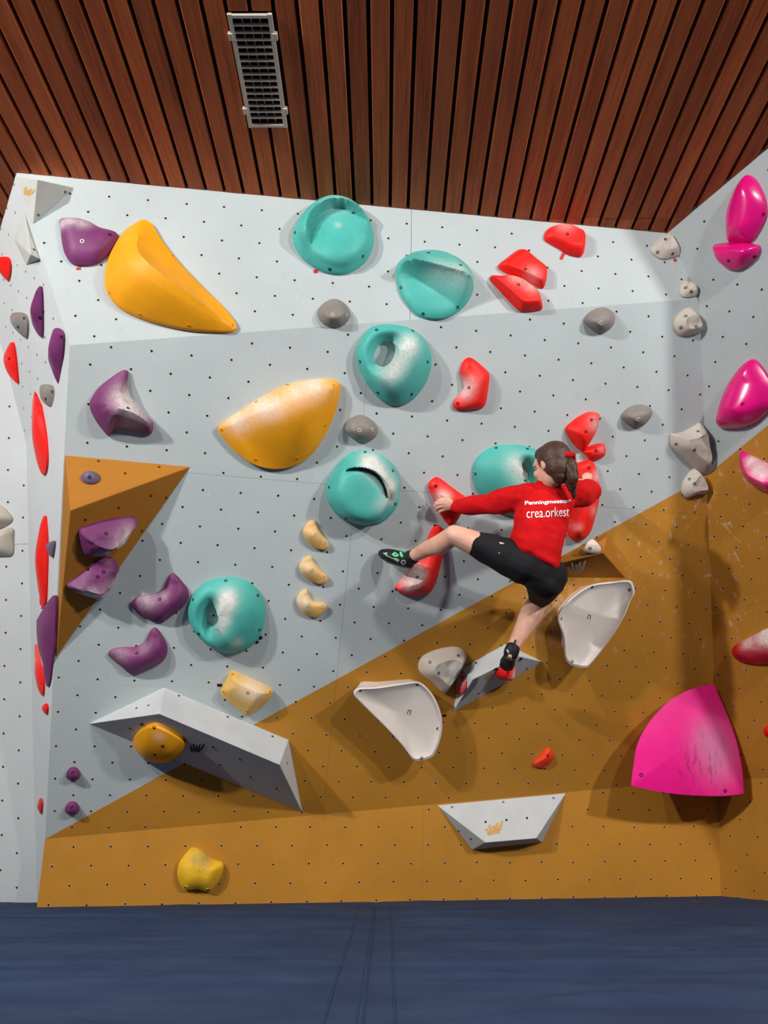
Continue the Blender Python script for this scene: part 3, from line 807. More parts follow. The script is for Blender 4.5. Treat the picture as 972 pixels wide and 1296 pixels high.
for k, (lab, pts, rg, bl) in enumerate((
    ('sand crescent hold, topmost of three, golden at its tip', [(665, 440), (690, 405), (722, 397), (730, 420), (750, 460), (790, 510), (793, 535), (770, 545), (720, 535), (680, 500), (663, 465)], [(700, 435, .03), (712, 475, .05), (765, 520, .03)], [(721, 473), (773, 515)]),
    ('sand crescent hold, middle one of three below the teal slit hold', [(645, 620), (670, 590), (702, 580), (715, 610), (750, 650), (785, 685), (785, 710), (750, 720), (700, 705), (655, 670), (643, 645)], [(685, 615, .03), (700, 655, .05), (760, 695, .03)], [(707, 654), (766, 688)]),
    ('sand crescent hold, lowest of three, with a deep notch', [(630, 795), (650, 765), (680, 750), (690, 780), (715, 810), (775, 825), (780, 850), (750, 880), (710, 890), (660, 865), (632, 825)], [(665, 790, .03), (690, 835, .05), (755, 845, .03)], [(692, 832), (760, 839)]))):
    o = ridge_hold('crescent_hold', lab, 'sand', 'main', cB, pts, rg, q=2.0, rim=.02, bolts=bl, group=SG, br=.011, bm=('cream', 'hole'), chalk=[(pts[1][0], pts[1][1] + 40, 60, .2 + .18 * k)], N=56)

# ---- purple holds
ridge_hold('horn_hold', 'flat purple hold with one white bolt below the top corner volume', 'purple', 'top', c1,
    [(230, 250), (245, 237), (300, 237), (345, 250), (385, 272), (440, 287), (455, 305), (440, 345), (410, 382), (370, 410), (320, 417), (280, 410), (255, 380), (243, 340), (236, 290)],
    [(300, 310, .06), (380, 330, .06)], q=2.6, rim=.015, bolts=[(422, 294)], chalk=[(275, 255, 32, .55), (330, 265, 30, .45), (240, 270, 20, .4)])
put_bolts(bpy.data.objects['horn_hold.002'] if 'horn_hold.002' in bpy.data.objects else bpy.data.objects['horn_hold'], crop(c1, [(316, 320)]), .011, ('bone', 'steel'))
ridge_hold('horn_hold', 'purple forked hold with a chalky scooped tail above the golden volume', 'purple', 'main', cA,
    [(325, 195), (334, 215), (330, 270), (345, 330), (390, 385), (440, 440), (461, 462), (458, 510), (440, 527), (400, 512), (350, 495), (290, 495), (255, 515), (238, 535), (215, 515), (170, 455), (140, 390), (145, 345), (185, 285), (240, 240), (290, 205)],
    [(312, 225, .03), (275, 310, .09), (255, 380, .13), (300, 395, .15), (370, 420, .12), (440, 470, .07)], q=1.7, rim=.015, N=96, K_=16, sharp=.8, bolts=[(333, 390)],
    chalk=[(330, 330, 60, .75), (370, 400, 50, .7), (340, 480, 60, .35), (420, 440, 40, .4)])
ridge_hold('block_hold', 'purple split block hold higher on the shaded golden face', 'purple', 'gold_vol', cG,
    [(105, 235), (120, 205), (250, 160), (400, 130), (470, 125), (503, 148), (470, 185), (440, 225), (410, 290), (350, 325), (290, 355), (240, 385), (180, 388), (145, 378), (125, 340), (112, 280)],
    [(180, 260, .09), (290, 270, .12), (430, 190, .07)], q=1.6, rim=.02, bolts=[(293, 245)], chalk=[(370, 250, 60, .75), (250, 350, 60, .55), (430, 200, 50, .4)], bump_=.02, sharp=.5)
ridge_hold('block_hold', 'purple split block hold lower on the shaded golden face, chalky underside', 'purple', 'gold_vol', cG,
    [(20, 590), (60, 560), (160, 480), (240, 415), (330, 405), (375, 470), (360, 500), (345, 560), (300, 630), (250, 680), (200, 675), (100, 640), (50, 620)],
    [(110, 570, .08), (220, 570, .12), (310, 480, .07)], q=1.6, rim=.02, bolts=[(170, 490), (275, 508), (235, 540)], chalk=[(140, 620, 60, .8), (250, 640, 60, .9), (320, 560, 55, .7)], bump_=.02, sharp=.5)
ridge_hold('boomerang_hold', 'purple boomerang hold, upper of two beside the golden volume', 'purple', 'main', cG,
    [(467, 730), (480, 695), (530, 668), (620, 655), (680, 620), (710, 560), (735, 518), (765, 520), (810, 570), (850, 620), (858, 680), (820, 740), (760, 790), (690, 840), (640, 842), (590, 825), (510, 780)],
    [(520, 728, .03), (620, 752, .06), (700, 742, .075), (770, 670, .065), (785, 590, .035)], q=2.0, rim=.015, bolts=[(660, 694)], chalk=[(580, 690, 70, .35), (700, 655, 30, .3)])
ridge_hold('boomerang_hold', 'purple boomerang hold, lower of two just left of the teal ring', 'purple', 'main', cG,
    [(310, 1060), (330, 1035), (400, 1018), (500, 1015), (560, 975), (595, 910), (620, 886), (645, 895), (690, 960), (712, 1020), (705, 1080), (660, 1130), (580, 1170), (500, 1202), (450, 1190), (380, 1130), (330, 1090)],
    [(365, 1068, .03), (465, 1108, .06), (550, 1102, .075), (620, 1030, .065), (640, 955, .035)], q=2.0, rim=.015, bolts=[(503, 1063)], chalk=[(400, 1060, 60, .25), (560, 1000, 40, .2)])
for lab, p in (('small dark purple knob at the grey corner, upper of two', (377, 562)), ('small dark purple knob at the grey corner, lower of two', (372, 738))):
    pts = [(p[0] + 36 * math.cos(t) * (1 + .1 * math.sin(3 * t)), p[1] + 34 * math.sin(t)) for t in [k * math.pi / 5 for k in range(10)]]
    ridge_hold('knob_hold', lab, 'purple', 'main', l3, pts, [(p[0] + 4, p[1] + 6, .055)], q=2.4, rim=.012, bolts=[(p[0] - 4, p[1] - 4)], N=40, K_=8)
pts = [(390 + 40 * math.cos(t), 223 + 27 * math.sin(t)) for t in [k * math.pi / 5 for k in range(10)]]
ridge_hold('knob_hold', 'small grey purple knob on the lit golden volume face', 'slate_purple', 'gold_vol_top', c2, pts, [(385, 222, .04)], q=2.2, rim=.01, bolts=[(386, 217)], N=40, K_=8, group=GROUPS['purple'])

# ---- grey pebbles
for lab, c, pl, pts, bl in (
    ('light grey pebble hold under the arched teal hold on the white top panels', z5, 'top', [(383, 425), (400, 395), (435, 377), (470, 388), (494, 422), (490, 445), (465, 468), (430, 471), (400, 458)], [(434, 427), (484, 431)]),
    ('grey pebble hold between the amber shell and the teal slit hold', z5, 'main', [(475, 815), (490, 785), (530, 769), (565, 785), (587, 815), (580, 845), (545, 863), (510, 855), (485, 835)], [(527, 822), (572, 820)]),
    ('dark grey pebble hold just below the fold under the red holds', z6, 'main', [(363, 380), (385, 350), (425, 337), (458, 355), (462, 385), (445, 410), (415, 424), (390, 412)], [(420, 388)]),
    ('dark grey pebble hold to the right of the red pair above the climber', z6, 'main', [(487, 695), (510, 668), (550, 658), (582, 672), (584, 695), (560, 725), (530, 736), (505, 722)], [(543, 708)])):
    n = len(pts); cx = sum(p[0] for p in pts) / n; cy = sum(p[1] for p in pts) / n
    ridge_hold('pebble_hold', lab, 'grey', pl, c, pts, [(cx - 8, cy + 6, .075), (cx + 10, cy + 2, .075)], q=2.3, rim=.012, bolts=bl, N=48, K_=10, br=.011, bm=('cream', 'hole'))

# ---- red holds
pad_hold('plate_hold', 'red plate hold with a tape tail beside the top edge', 'red', 'top', cRed,
    [(510, 190), (525, 150), (570, 118), (650, 108), (720, 118), (790, 158), (835, 185), (844, 230), (835, 310), (815, 355), (780, 362), (700, 340), (640, 300), (570, 262), (515, 225)], .06, .62, (.05, .1), bolts=[(700, 170)], chalk=[(650, 130, 70, .35)], tilt=(.1, -.15))
pad_hold('plate_hold', 'red kite plate hold, upper of a stacked pair near the top fold', 'red', 'top', cRed,
    [(130, 438), (200, 375), (280, 315), (320, 303), (360, 315), (440, 390), (520, 455), (530, 490), (520, 570), (500, 618), (460, 612), (380, 570), (270, 520), (190, 490)], .06, .66, (0, -.05), bolts=[(356, 457)], chalk=[(390, 540, 60, .35)], tilt=(0, -.2))
pad_hold('plate_hold', 'red kite plate hold, lower of a stacked pair with chalky top', 'red', 'top', cRed,
    [(65, 545), (75, 518), (130, 520), (230, 518), (330, 555), (420, 625), (470, 680), (488, 740), (492, 785), (470, 800), (350, 812), (300, 800), (220, 720), (140, 635)], .07, .60, (0, -.12), bolts=[(300, 585)], chalk=[(260, 560, 70, .45), (380, 640, 70, .45)], tilt=(0, -.25))
ridge_hold('plate_hold', 'red notched plate hold alone in the middle of the grey panels', 'red', 'main', cD,
    [(210, 212), (240, 222), (290, 265), (318, 300), (312, 370), (298, 450), (275, 472), (210, 480), (150, 478), (135, 455), (145, 425), (170, 400), (190, 365), (182, 320), (170, 285), (185, 235)],
    [(230, 270, .05), (255, 340, .07), (240, 420, .06), (185, 450, .035)], q=2.6, rim=.015, bolts=[(217, 367), (160, 448)], chalk=[(200, 350, 40, .6), (185, 400, 35, .5)])
ridge_hold('plate_hold', 'red fin hold above the climber\'s ponytail', 'red', 'main', cF,
    [(180, 572), (225, 578), (232, 600), (220, 660), (190, 720), (155, 768), (130, 765), (90, 720), (62, 660), (90, 625), (130, 595)], [(195, 610, .08), (165, 690, .09)], q=2.0, rim=.015, bolts=[(169, 673), (197, 613)], chalk=[(190, 630, 35, .55)])
ridge_hold('plate_hold', 'small red block hold between two larger red holds by the ponytail', 'red', 'main', cF,
    [(150, 770), (190, 745), (245, 733), (262, 750), (262, 790), (235, 810), (190, 820), (165, 795)], [(200, 780, .05), (235, 770, .05)], q=2.4, rim=.015, bolts=[(219, 770)], N=48, chalk=[(235, 765, 20, .2)])
ridge_hold('plate_hold', 'tall red hold behind the climber\'s right arm', 'red', 'main', cHd,
    [(520, 320), (600, 280), (690, 262), (740, 310), (770, 420), (790, 560), (775, 700), (735, 870), (690, 1000), (620, 1070), (550, 1085), (490, 1055), (470, 1000), (480, 850), (470, 600), (480, 450)],
    [(640, 360, .05), (640, 560, .07), (630, 760, .10), (600, 950, .10)], q=2.2, rim=.02, bolts=[(690, 340)], chalk=[(750, 420, 60, .6), (690, 760, 50, .3), (520, 920, 40, .3)])
ridge_hold('plate_hold', 'red wedge hold gripped by the climber\'s left hand', 'red', 'main', cHand,
    [(95, 200), (115, 150), (165, 112), (210, 118), (300, 185), (400, 260), (490, 330), (480, 400), (430, 480), (380, 560), (325, 612), (280, 580), (235, 520), (205, 470), (165, 370), (120, 280)],
    [(190, 210, .05), (260, 330, .07), (320, 480, .06)], q=2.2, rim=.02, bolts=[(173, 205)], chalk=[(210, 290, 60, .8), (270, 300, 50, .5)])
ridge_hold('plate_hold', 'red hook hold under the climber\'s left foot', 'red', 'main', cFoot,
    [(665, 35), (720, 60), (742, 105), (745, 220), (735, 320), (700, 450), (660, 600), (610, 700), (550, 740), (450, 758), (360, 748), (290, 720), (245, 685), (265, 640), (330, 570), (390, 490), (470, 400), (540, 260), (610, 90)],
    [(680, 120, .03), (655, 330, .06), (610, 500, .09), (530, 610, .12), (420, 660, .10), (330, 685, .05)], q=1.9, rim=.02, N=80, K_=14, bolts=[(470, 572), (255, 697), (667, 40)], chalk=[(420, 540, 80, .85), (350, 620, 70, .6), (470, 480, 60, .7)])
# smaller reds
ridge_hold('foot_chip', 'tiny orange wedge foothold alone on golden panels', 'orange', 'main', b2, [(795, 720), (820, 690), (845, 665), (862, 685), (860, 705), (830, 730)], [(838, 700, .04)], q=1.6, rim=.012, bolts=[(845, 692)], N=40, K_=8, group='small footholds')
ridge_hold('foot_chip', 'small rose chip hold behind the climber\'s right knee', 'rose', 'main', cFt2, [(725, 300), (725, 200), (770, 110), (800, 90), (822, 130), (812, 220), (780, 290), (740, 315)], [(765, 210, .05)], q=2, rim=.012, bolts=[(752, 225)], N=40, K_=8, chalk=[(790, 150, 60, .4)], group='small footholds')
ridge_hold('foot_chip', 'small rose chip hold on the left end of the white wedge', 'rose', 'ramp_left', z7, [(330, 1040), (335, 990), (350, 973), (366, 1000), (368, 1035), (350, 1060), (335, 1058)], [(348, 1020, .03)], q=2, rim=.01, bolts=[(350, 995)], N=40, K_=8, chalk=[(345, 995, 20, .5)], group='small footholds')
ridge_hold('foot_chip', 'small red foothold beneath the climber\'s right shoe', 'red', 'ramp_front', cFt2, [(300, 890), (350, 840), (400, 820), (450, 840), (490, 860), (480, 920), (430, 960), (350, 955), (305, 920)], [(360, 885, .05), (430, 900, .05)], q=2, rim=.012, bolts=[(425, 903)], N=40, K_=8, chalk=[(460, 890, 40, .7)], group='small footholds')

# ---- cream stone holds
CG = GROUPS['cream']
for lab, c, pl, pts, H, bl in (
    ('pale triangular stone hold tucked into the top right corner', z6, 'top', [(582, 150), (600, 120), (635, 96), (655, 115), (678, 160), (660, 172), (625, 180), (600, 170)], .05, [(633, 112), (607, 155), (657, 160)]),
    ('tiny pale stone hold just above the corner fold', z6, 'top', [(678, 285), (690, 253), (725, 270), (740, 290), (725, 303), (690, 305)], .04, [(700, 272), (718, 285)]),
    ('pale rounded stone hold just below the corner fold', z6, 'main', [(660, 405), (665, 370), (700, 340), (720, 345), (745, 385), (750, 415), (720, 428), (680, 430)], .06, [(700, 366), (684, 404), (734, 402)]),
    ('large pale tooth shaped stone hold in the corner by the paint line', cF, 'main', [(597, 700), (605, 685), (660, 675), (720, 645), (748, 627), (770, 660), (780, 740), (797, 830), (790, 880), (770, 890), (720, 860), (660, 805), (605, 750)], .09, [(725, 768), (631, 737), (743, 672)]),
    ('pale chalky stone hold sitting on the grey and golden paint line', z6, 'main', [(685, 940), (692, 910), (725, 870), (750, 890), (768, 930), (765, 952), (735, 955), (705, 967), (690, 958)], .06, [(728, 920), (712, 905)]),
    ('off white faceted stone hold beside the white wedge', b2, 'main', [(405, 400), (415, 355), (470, 328), (530, 320), (562, 335), (565, 360), (540, 410), (500, 470), (485, 474), (450, 440)], .10, [(473, 410), (443, 373), (540, 350)])):
    pad_hold('stone_hold', lab, 'cream', pl, c, pts, H, .55, (.08, .1), q=1.3, bolts=bl, N=48, sharp=.45, rough_=.012, group=CG, chalk=[(pts[3][0], pts[3][1] + 20, 60, .3)])
pad_hold('stone_hold', 'tiny white chip hold on the chalky golden volume', 'cream', 'gold_vol2', one, [(738, 698), (741, 691), (748, 685), (755, 688), (761, 697), (752, 700)], .03, .6, bolts=[(747, 694)], N=36, group=CG, chalk=[(748, 692, 8, .6)])

# ---- white dishes
def dish(label, c, pts, hfun, mark, rot, bolts):
    pl = PL['main']; N = 88
    P2 = crv([Vector(p) for p in crop(c, pts)], N); ctr = sum(P2, Vector((0, 0))) / N
    rad = sum((p - ctr).length for p in P2) / N; rings = []
    def hh(p): d = (p - ctr) / rad; return hfun(d.x, d.y)
    top_ = [pl.at(p.x, p.y, hh(p)) for p in P2]; cuv = sum((pl.uv(v) for v in top_), Vector((0, 0))) / N
    base = [cuv + (pl.uv(v) - cuv) * .80 for v in top_]
    rings.append([pl.xyz(q.x, q.y, -.001) for q in base])
    rings.append([pl.at(*(ctr + (p - ctr) * .99), hh(p) - .022) for p in P2])
    rings.append(top_)
    rings.append([pl.at(*(ctr + (p - ctr) * .955), hh(p) + .004) for p in P2])
    rings.append([pl.at(*(ctr + (p - ctr) * .90), hh(p) - .006) for p in P2])
    for k in range(1, 8):
        s = 1 - k / 8
        rings.append([pl.at(*(ctr + (p - ctr) * .90 * s), (hh(p) - .006) * s ** 2 + (hfun(0, 0) - .006) * (1 - s ** 2) - .035 * (1 - s ** 2.2)) for p in P2])
    V = [v for r_ in rings for v in r_]; F = []
    for k in range(len(rings) - 1):
        for i in range(N): j = (i + 1) % N; F.append([k * N + i, k * N + j, (k + 1) * N + j, (k + 1) * N + i])
    F.append([(len(rings) - 1) * N + i for i in range(N)])
    loc = pl.at(ctr.x, ctr.y)
    o = mesh_obj('dish_hold', V, F, ['bone'], None, loc, smooth=.7, chalk=[0.0] * len(V))
    bm = bmesh.new(); bm.from_mesh(o.data); bmesh.ops.recalc_face_normals(bm, faces=bm.faces); bm.to_mesh(o.data); bm.free()
    finish(o, label, 'bone', c, bolts, 'white dish holds')
    a = math.radians(rot); x, y = mark
    def tr(u, v): return (x + u * math.cos(a) - v * math.sin(a), y + u * math.sin(a) + v * math.cos(a))
    P = [[tr(-6, 8), tr(-6, -6), tr(-3.6, -6), tr(-3.6, 8)], [tr(3.6, 8), tr(3.6, -6), tr(6, -6), tr(6, 8)], [tr(-6, -6), tr(-4, -8.5), tr(4, -8.5), tr(6, -6)]]
    decal(o, c, P, 'mark_dark', 'printed_mark', 'small dark arch mark'); return o
dish('white dish hold on golden panels beside the off white stone', b2, [(182, 480), (195, 462), (260, 458), (370, 442), (410, 442), (450, 480), (475, 530), (485, 580), (480, 630), (462, 680), (445, 700), (400, 710), (380, 700), (350, 660), (300, 605), (240, 545), (200, 505)],
    lambda x, y: max(.05, .15 - .03 * x + .02 * y), (372, 544), 20, [(205, 470), (470, 600), (415, 700), (400, 450)])
dish('white dish hold standing upright to the right of the climber', b3, [(78, 490), (85, 455), (130, 400), (200, 355), (280, 342), (345, 337), (360, 360), (362, 385), (345, 420), (325, 470), (290, 530), (240, 600), (200, 650), (180, 663), (130, 655), (105, 630), (100, 580), (95, 540)],
    lambda x, y: max(.05, .14 + .03 * x + .03 * y), (193, 474), 15, [(90, 480), (345, 372), (130, 640), (205, 362)])

# ---- pink holds
def fan_volume():
    pl = PL['main']; c = b3
    pts = [(350, 1102), (357, 1040), (376, 940), (430, 850), (500, 782), (580, 740), (655, 722), (700, 820), (740, 930), (763, 1040), (769, 1132), (690, 1141), (560, 1137), (450, 1124)]
    P2 = crop(c, pts)
    def seg(idx, n_): return crv([Vector(P2[k]) for k in idx], n_, False)
    dense2 = seg(range(0, 7), 40)[:-1] + seg(range(6, 11), 22)[:-1] + seg((10, 11, 12, 13, 0), 22)[:-1]
    y0_, y1_ = P2[6][1], P2[0][1]
    def hy(x, y): t = (y - y0_) / (y1_ - y0_); return .05 + .22 * max(0, t) ** 1.15
    dense = [(p.x, p.y, hy(p.x, p.y)) for p in dense2]
    N = len(dense); V = []; F = []
    for x, y, h in dense: V.append(pl.at(x, y, h))
    cx = sum(d[0] for d in dense) / N + 3; cy = sum(d[1] for d in dense) / N; ch = sum(d[2] for d in dense) / N
    RN = 9
    for k in range(1, RN):
        t = k / RN
        for x, y, h in dense: V.append(pl.at(x + (cx - x) * t, y + (cy - y) * t, hy(x + (cx - x) * t, y + (cy - y) * t) + .03 * (1 - (1 - t) ** 2)))
    V.append(pl.at(cx, cy, hy(cx, cy) + .03)); top = len(V) - 1
    b0 = len(V)
    for x, y, h in dense: V.append(pl.at(cx + (x - cx) * .66 + 8, cy + (y - cy) * .66 + 2, -.001))
    for k in range(RN - 1):
        for i in range(N): j = (i + 1) % N; F.append([k * N + i, k * N + j, (k + 1) * N + j, (k + 1) * N + i])
    for i in range(N): F.append([(RN - 1) * N + i, (RN - 1) * N + (i + 1) % N, top])
    for i in range(N): F.append([b0 + i, b0 + (i + 1) % N, (i + 1) % N, i])
    UV = [pl.uv(v) for v in V]; chv = chalk_vals(UV, pl, [(590, 900, 75, .75), (600, 960, 60, .45), (560, 860, 50, .35)], c)
    ctr = pl.at(870, 940)
    o = mesh_obj('fan_volume', V, F, ['pink_fan'], None, ctr, smooth=.9, chalk=chv)
    bm = bmesh.new(); bm.from_mesh(o.data); bmesh.ops.recalc_face_normals(bm, faces=bm.faces); bm.to_mesh(o.data); bm.free()
    tag(o, 'huge matte pink quarter dome volume scuffed by shoes', 'volume'); put_bolts(o, crop(c, [(387, 1062), (700, 1122)]), .011)
def fan_mat():
    m = MATS['pink_matte'].copy(); m.name = 'pink_fan'; nt = m.node_tree; b = nt.nodes['Principled BSDF']
    src = b.inputs['Base Color'].links[0].from_socket
    pos = nd(nt, 'ShaderNodeNewGeometry').outputs['Position']
    st = noise_t(nt, mapping(nt, pos, (22, 22, 4.5)), 1.6, 4, .6)
    vd = nd(nt, 'ShaderNodeVectorMath', operation='DISTANCE'); nt.links.new(pos, vd.inputs[0]); vd.inputs[1].default_value = PL['main'].at(884, 966, .22)
    f = mathn(nt, 'MULTIPLY', ramp(nt, st, .52, 0, .66, .6), ramp(nt, vd.outputs['Value'], .06, 1, .26, 0))
    nt.links.new(mixc(nt, f, src, rgb(110, 30, 80)), b.inputs['Base Color']); MATS['pink_fan'] = m
fan_mat(); fan_volume()
PG = GROUPS['pink']
ridge_hold('dome_hold', 'tall glossy pink dome hold above the half dome by the ceiling', 'pink', 'right', cTR,
    [(850, 108), (900, 140), (945, 220), (968, 300), (962, 380), (920, 470), (870, 535), (800, 545), (730, 535), (715, 450), (720, 340), (760, 220), (800, 150)], [(850, 250, .08), (830, 420, .09)], q=2.2, rim=.02, bolts=[(943, 360)])
ridge_hold('dome_hold', 'glossy pink half dome hold flat side up near the ceiling', 'pink', 'right', cTR,
    [(640, 560), (700, 543), (800, 540), (900, 552), (928, 570), (915, 620), (860, 680), (800, 712), (730, 705), (670, 660), (645, 610)], [(720, 595, .09), (850, 600, .09)], q=2.2, rim=.03, bolts=[(720, 658), (885, 632)])
ridge_hold('dome_hold', 'large glossy pink dome hold on the right wall\'s grey panels', 'pink', 'right', cR,
    [(430, 145), (460, 152), (500, 195), (545, 260), (600, 350), (620, 430), (600, 490), (545, 540), (480, 600), (400, 640), (300, 655), (210, 650), (175, 610), (180, 560), (215, 430), (280, 300), (360, 195)], [(400, 300, .09), (360, 480, .15)], q=2.2, rim=.03, bolts=[(353, 478)])
ridge_hold('dome_hold', 'glossy pink ledge hold with light painted on its top on golden right wall', 'pink', 'right', cR,
    [(355, 825), (400, 850), (480, 890), (560, 930), (660, 980), (690, 1060), (620, 1150), (540, 1130), (450, 1090), (380, 1020), (345, 930), (342, 860)], [(400, 905, .06), (480, 975, .12), (600, 1030, .13)], q=1.6, rim=.02, chalk=[(450, 890, 40, .9), (520, 940, 40, .9), (580, 980, 40, .8)], sharp=.4)  # chalk values here paint the lit top facet pale
ridge_hold('dome_hold', 'dark red ledge hold with chalky top on golden right wall', 'crimson', 'right', b3,
    [(735, 600), (745, 575), (800, 545), (860, 515), (910, 505), (960, 520), (955, 600), (880, 640), (800, 640), (750, 625)], [(780, 590, .07), (900, 575, .10)], q=1.8, rim=.03, chalk=[(800, 555, 30, .7), (860, 530, 35, .95), (900, 520, 40, .9)], group=PG)
ridge_hold('foot_chip', 'tiny red chip hold low on the golden right wall', 'red', 'right', one, [(967, 925), (970, 919), (976, 918), (980, 925), (976, 932), (970, 931)], [(972, 925, .03)], q=2, rim=.01, N=32, K_=6, group='small footholds')

# ---- holds on the left walls
for name, lab, col, pl, c, pts, rg, bl in (
    ('plate_hold', 'red pentagon hold highest on the left side face', 'red', 'upleft', cT, [(-30, 455), (10, 450), (45, 455), (55, 500), (42, 558), (15, 520), (-25, 470)], [(20, 490, .04)], None),
    ('blade_hold', 'slim purple blade hold beside a grey stone on the left face', 'purple', 'upleft', cT, [(188, 585), (199, 620), (201, 790), (190, 812), (162, 760), (153, 715), (167, 650)], [(185, 700, .05)], [(183, 728)]),
    ('stone_hold', 'grey stone hold with two bolts, upper one on the left face', 'grey', 'upleft', cT, [(60, 715), (85, 703), (120, 712), (133, 750), (130, 810), (118, 815), (80, 770)], [(100, 755, .05)], [(83, 770), (110, 730)]),
    ('plate_hold', 'red blade hold on the fold of the left face, below the upper grey stone', 'red', 'upleft', cT, [(60, 838), (75, 880), (88, 1010), (85, 1025), (60, 985), (27, 925), (30, 890)], [(60, 940, .04)], [(42, 915)]),
    ('blade_hold', 'thick purple horn hold at the edge of the left face', 'purple', 'upleft', cT, [(255, 782), (275, 777), (296, 800), (296, 860), (285, 960), (279, 1028), (265, 1010), (243, 950), (229, 905), (242, 850)], [(268, 880, .05)], [(280, 815)]),
    ('stone_hold', 'grey stone hold with two bolts, lower one beside the long red blade', 'grey', 'upleft', cT, [(195, 1035), (240, 1035), (262, 1065), (262, 1120), (250, 1142), (207, 1110), (192, 1075)], [(232, 1085, .04)], [(238, 1065), (208, 1098)]),
    ('blade_hold', 'long red blade hold with a pale chalky side, highest on the narrow strip', 'red', 'strip', one, [(47, 486), (53, 510), (60, 550), (62, 585), (58, 601), (52, 592), (46, 565), (43, 535), (43, 510)], [(55, 545, .05)], None),
    ('blade_hold', 'long red blade hold above the purple fin on the narrow strip', 'red', 'strip', l2, [(252, 398), (262, 450), (268, 560), (266, 700), (258, 870), (235, 910), (238, 880), (222, 800), (214, 700), (214, 600), (228, 500)], [(250, 640, .05)], None),
    ('blade_hold', 'mauve fin hold reaching past the golden volume\'s edge', 'purple', 'strip', l2, [(300, 838), (316, 880), (310, 1050), (295, 1200), (282, 1300), (265, 1330), (250, 1200), (222, 1110), (212, 1000), (218, 960)], [(272, 1060, .05)], None),
    ('blade_hold', 'short red blade hold below the mauve fin', 'red', 'strip', one, [(47, 815), (52, 835), (57, 860), (56, 880), (51, 868), (46, 845)], [(52, 850, .03)], None),
    ('knob_hold', 'tiny purple knob on the narrow strip beside the red blade', 'slate_purple', 'strip', one, [(62, 689), (66, 686), (71, 685), (70, 697), (68, 705), (65, 700)], [(67, 694, .03)], None),
    ('foot_chip', 'tiny red chip on the narrow strip below the red blades', 'red', 'strip_low', one, [(56, 895), (60, 890), (62, 895), (61, 903), (58, 901)], [(59, 897, .02)], None),
    ('foot_chip', 'tiny red chip low on the pale wall by the kicker', 'rose', 'strip_low', one, [(50, 1020), (53, 1010), (55, 1015), (54, 1029), (52, 1026)], [(53, 1020, .02)], None),
    ('stone_hold', 'cream pitted stone hold, upper of two on the pale left wall', 'cream', 'left', l2, [(-60, 330), (0, 340), (50, 380), (70, 420), (40, 450), (-20, 475), (-80, 470)], [(-10, 410, .07)], None),
    ('stone_hold', 'cream pitted stone hold, lower of two on the pale left wall', 'cream', 'left', l2, [(-70, 485), (0, 490), (70, 465), (76, 530), (70, 610), (20, 622), (-70, 610)], [(0, 550, .08)], None)):
    if name == 'blade_hold' or (name == 'plate_hold' and pl == 'upleft'):
        ys_ = sorted(p[1] for p in pts); dy = (ys_[-1] - ys_[0]) * .3; x_, y_, h_ = rg[0]
        rg = [(x_ - .02 * dy, y_ - dy, h_ * .6), (x_, y_, h_), (x_ - .02 * dy, y_ + dy, h_ * .6)]
    g = {'foot_chip': 'small footholds'}.get(name)
    ch = None
    if name == 'blade_hold' and col == 'red':
        xl = min(p[0] for p in pts); ys_ = sorted(p[1] for p in pts); ch = [(xl, ys_[0] + (ys_[-1] - ys_[0]) * f, 4 * c[2], .45) for f in (.3, .5, .7)]
    ridge_hold(name, lab, col, pl, c, pts, rg, q=2.0, rim=.012, bolts=bl, N=44, K_=9, chalk=ch, group=g)

# ---- tape route markers stuck to the panels
TP = 'tape route markers'
for lab, pl, x, y, w, h, rot, m in (
    ('black tape square at the teal ring\'s edge, outer one', 'main', 329.6, 807, .020, .020, 40, 'tape_black'), ('black tape square at the teal ring\'s edge, inner one', 'main', 325, 812.3, .020, .020, 40, 'tape_black'),
    ('black tape strip beside the sand yellow hold', 'main', 277.8, 867, .026, .016, 0, 'tape_black'), ('black tape strip to the right of the white dish', 'main', 562.5, 905.5, .022, .014, 10, 'tape_black'),
    ('red tape square under the arched teal hold', 'top', 399.5, 343.5, .022, .020, 15, 'tape_red'), ('red tape strip under the top red plate', 'top', 711.5, 324.5, .018, .044, -25, 'tape_red'),
    ('red tape scrap under the flat purple hold', 'top', 99.5, 340, .022, .014, 10, 'tape_red'), ('red tape dot by the pale corner stone', 'top', 854.2, 329.3, .018, .018, 0, 'tape_red'),
    ('black tape strip above the yellow hold on the wedge', 'wedge_under', 179.5, 916.5, .026, .014, 30, 'tape_black'), ('black tape scrap by the red foothold', 'ramp_front', 627.5, 846.5, .024, .018, -20, 'tape_black'),
    ('black tape scrap at the white wedge\'s right end', 'ramp_front', 659, 834, .02, .022, 0, 'tape_black')):
    p = PL[pl]; o = p.at(x, y); a = math.radians(rot); V = []
    ax = p.a * math.cos(a) + p.b * math.sin(a); bx = p.b * math.cos(a) - p.a * math.sin(a)
    for dz in (0.0005, .003):
        for sx, sy in ((-1, -1), (1, -1), (1, 1), (-1, 1)): V.append(o + ax * sx * w / 2 + bx * sy * h / 2 + p.n * dz)
    tag(mesh_obj('tape_marker', V, [[3, 2, 1, 0], [4, 5, 6, 7], [0, 1, 5, 4], [1, 2, 6, 5], [2, 3, 7, 6], [3, 0, 4, 7]], [m], None, o), lab, 'tape', TP)

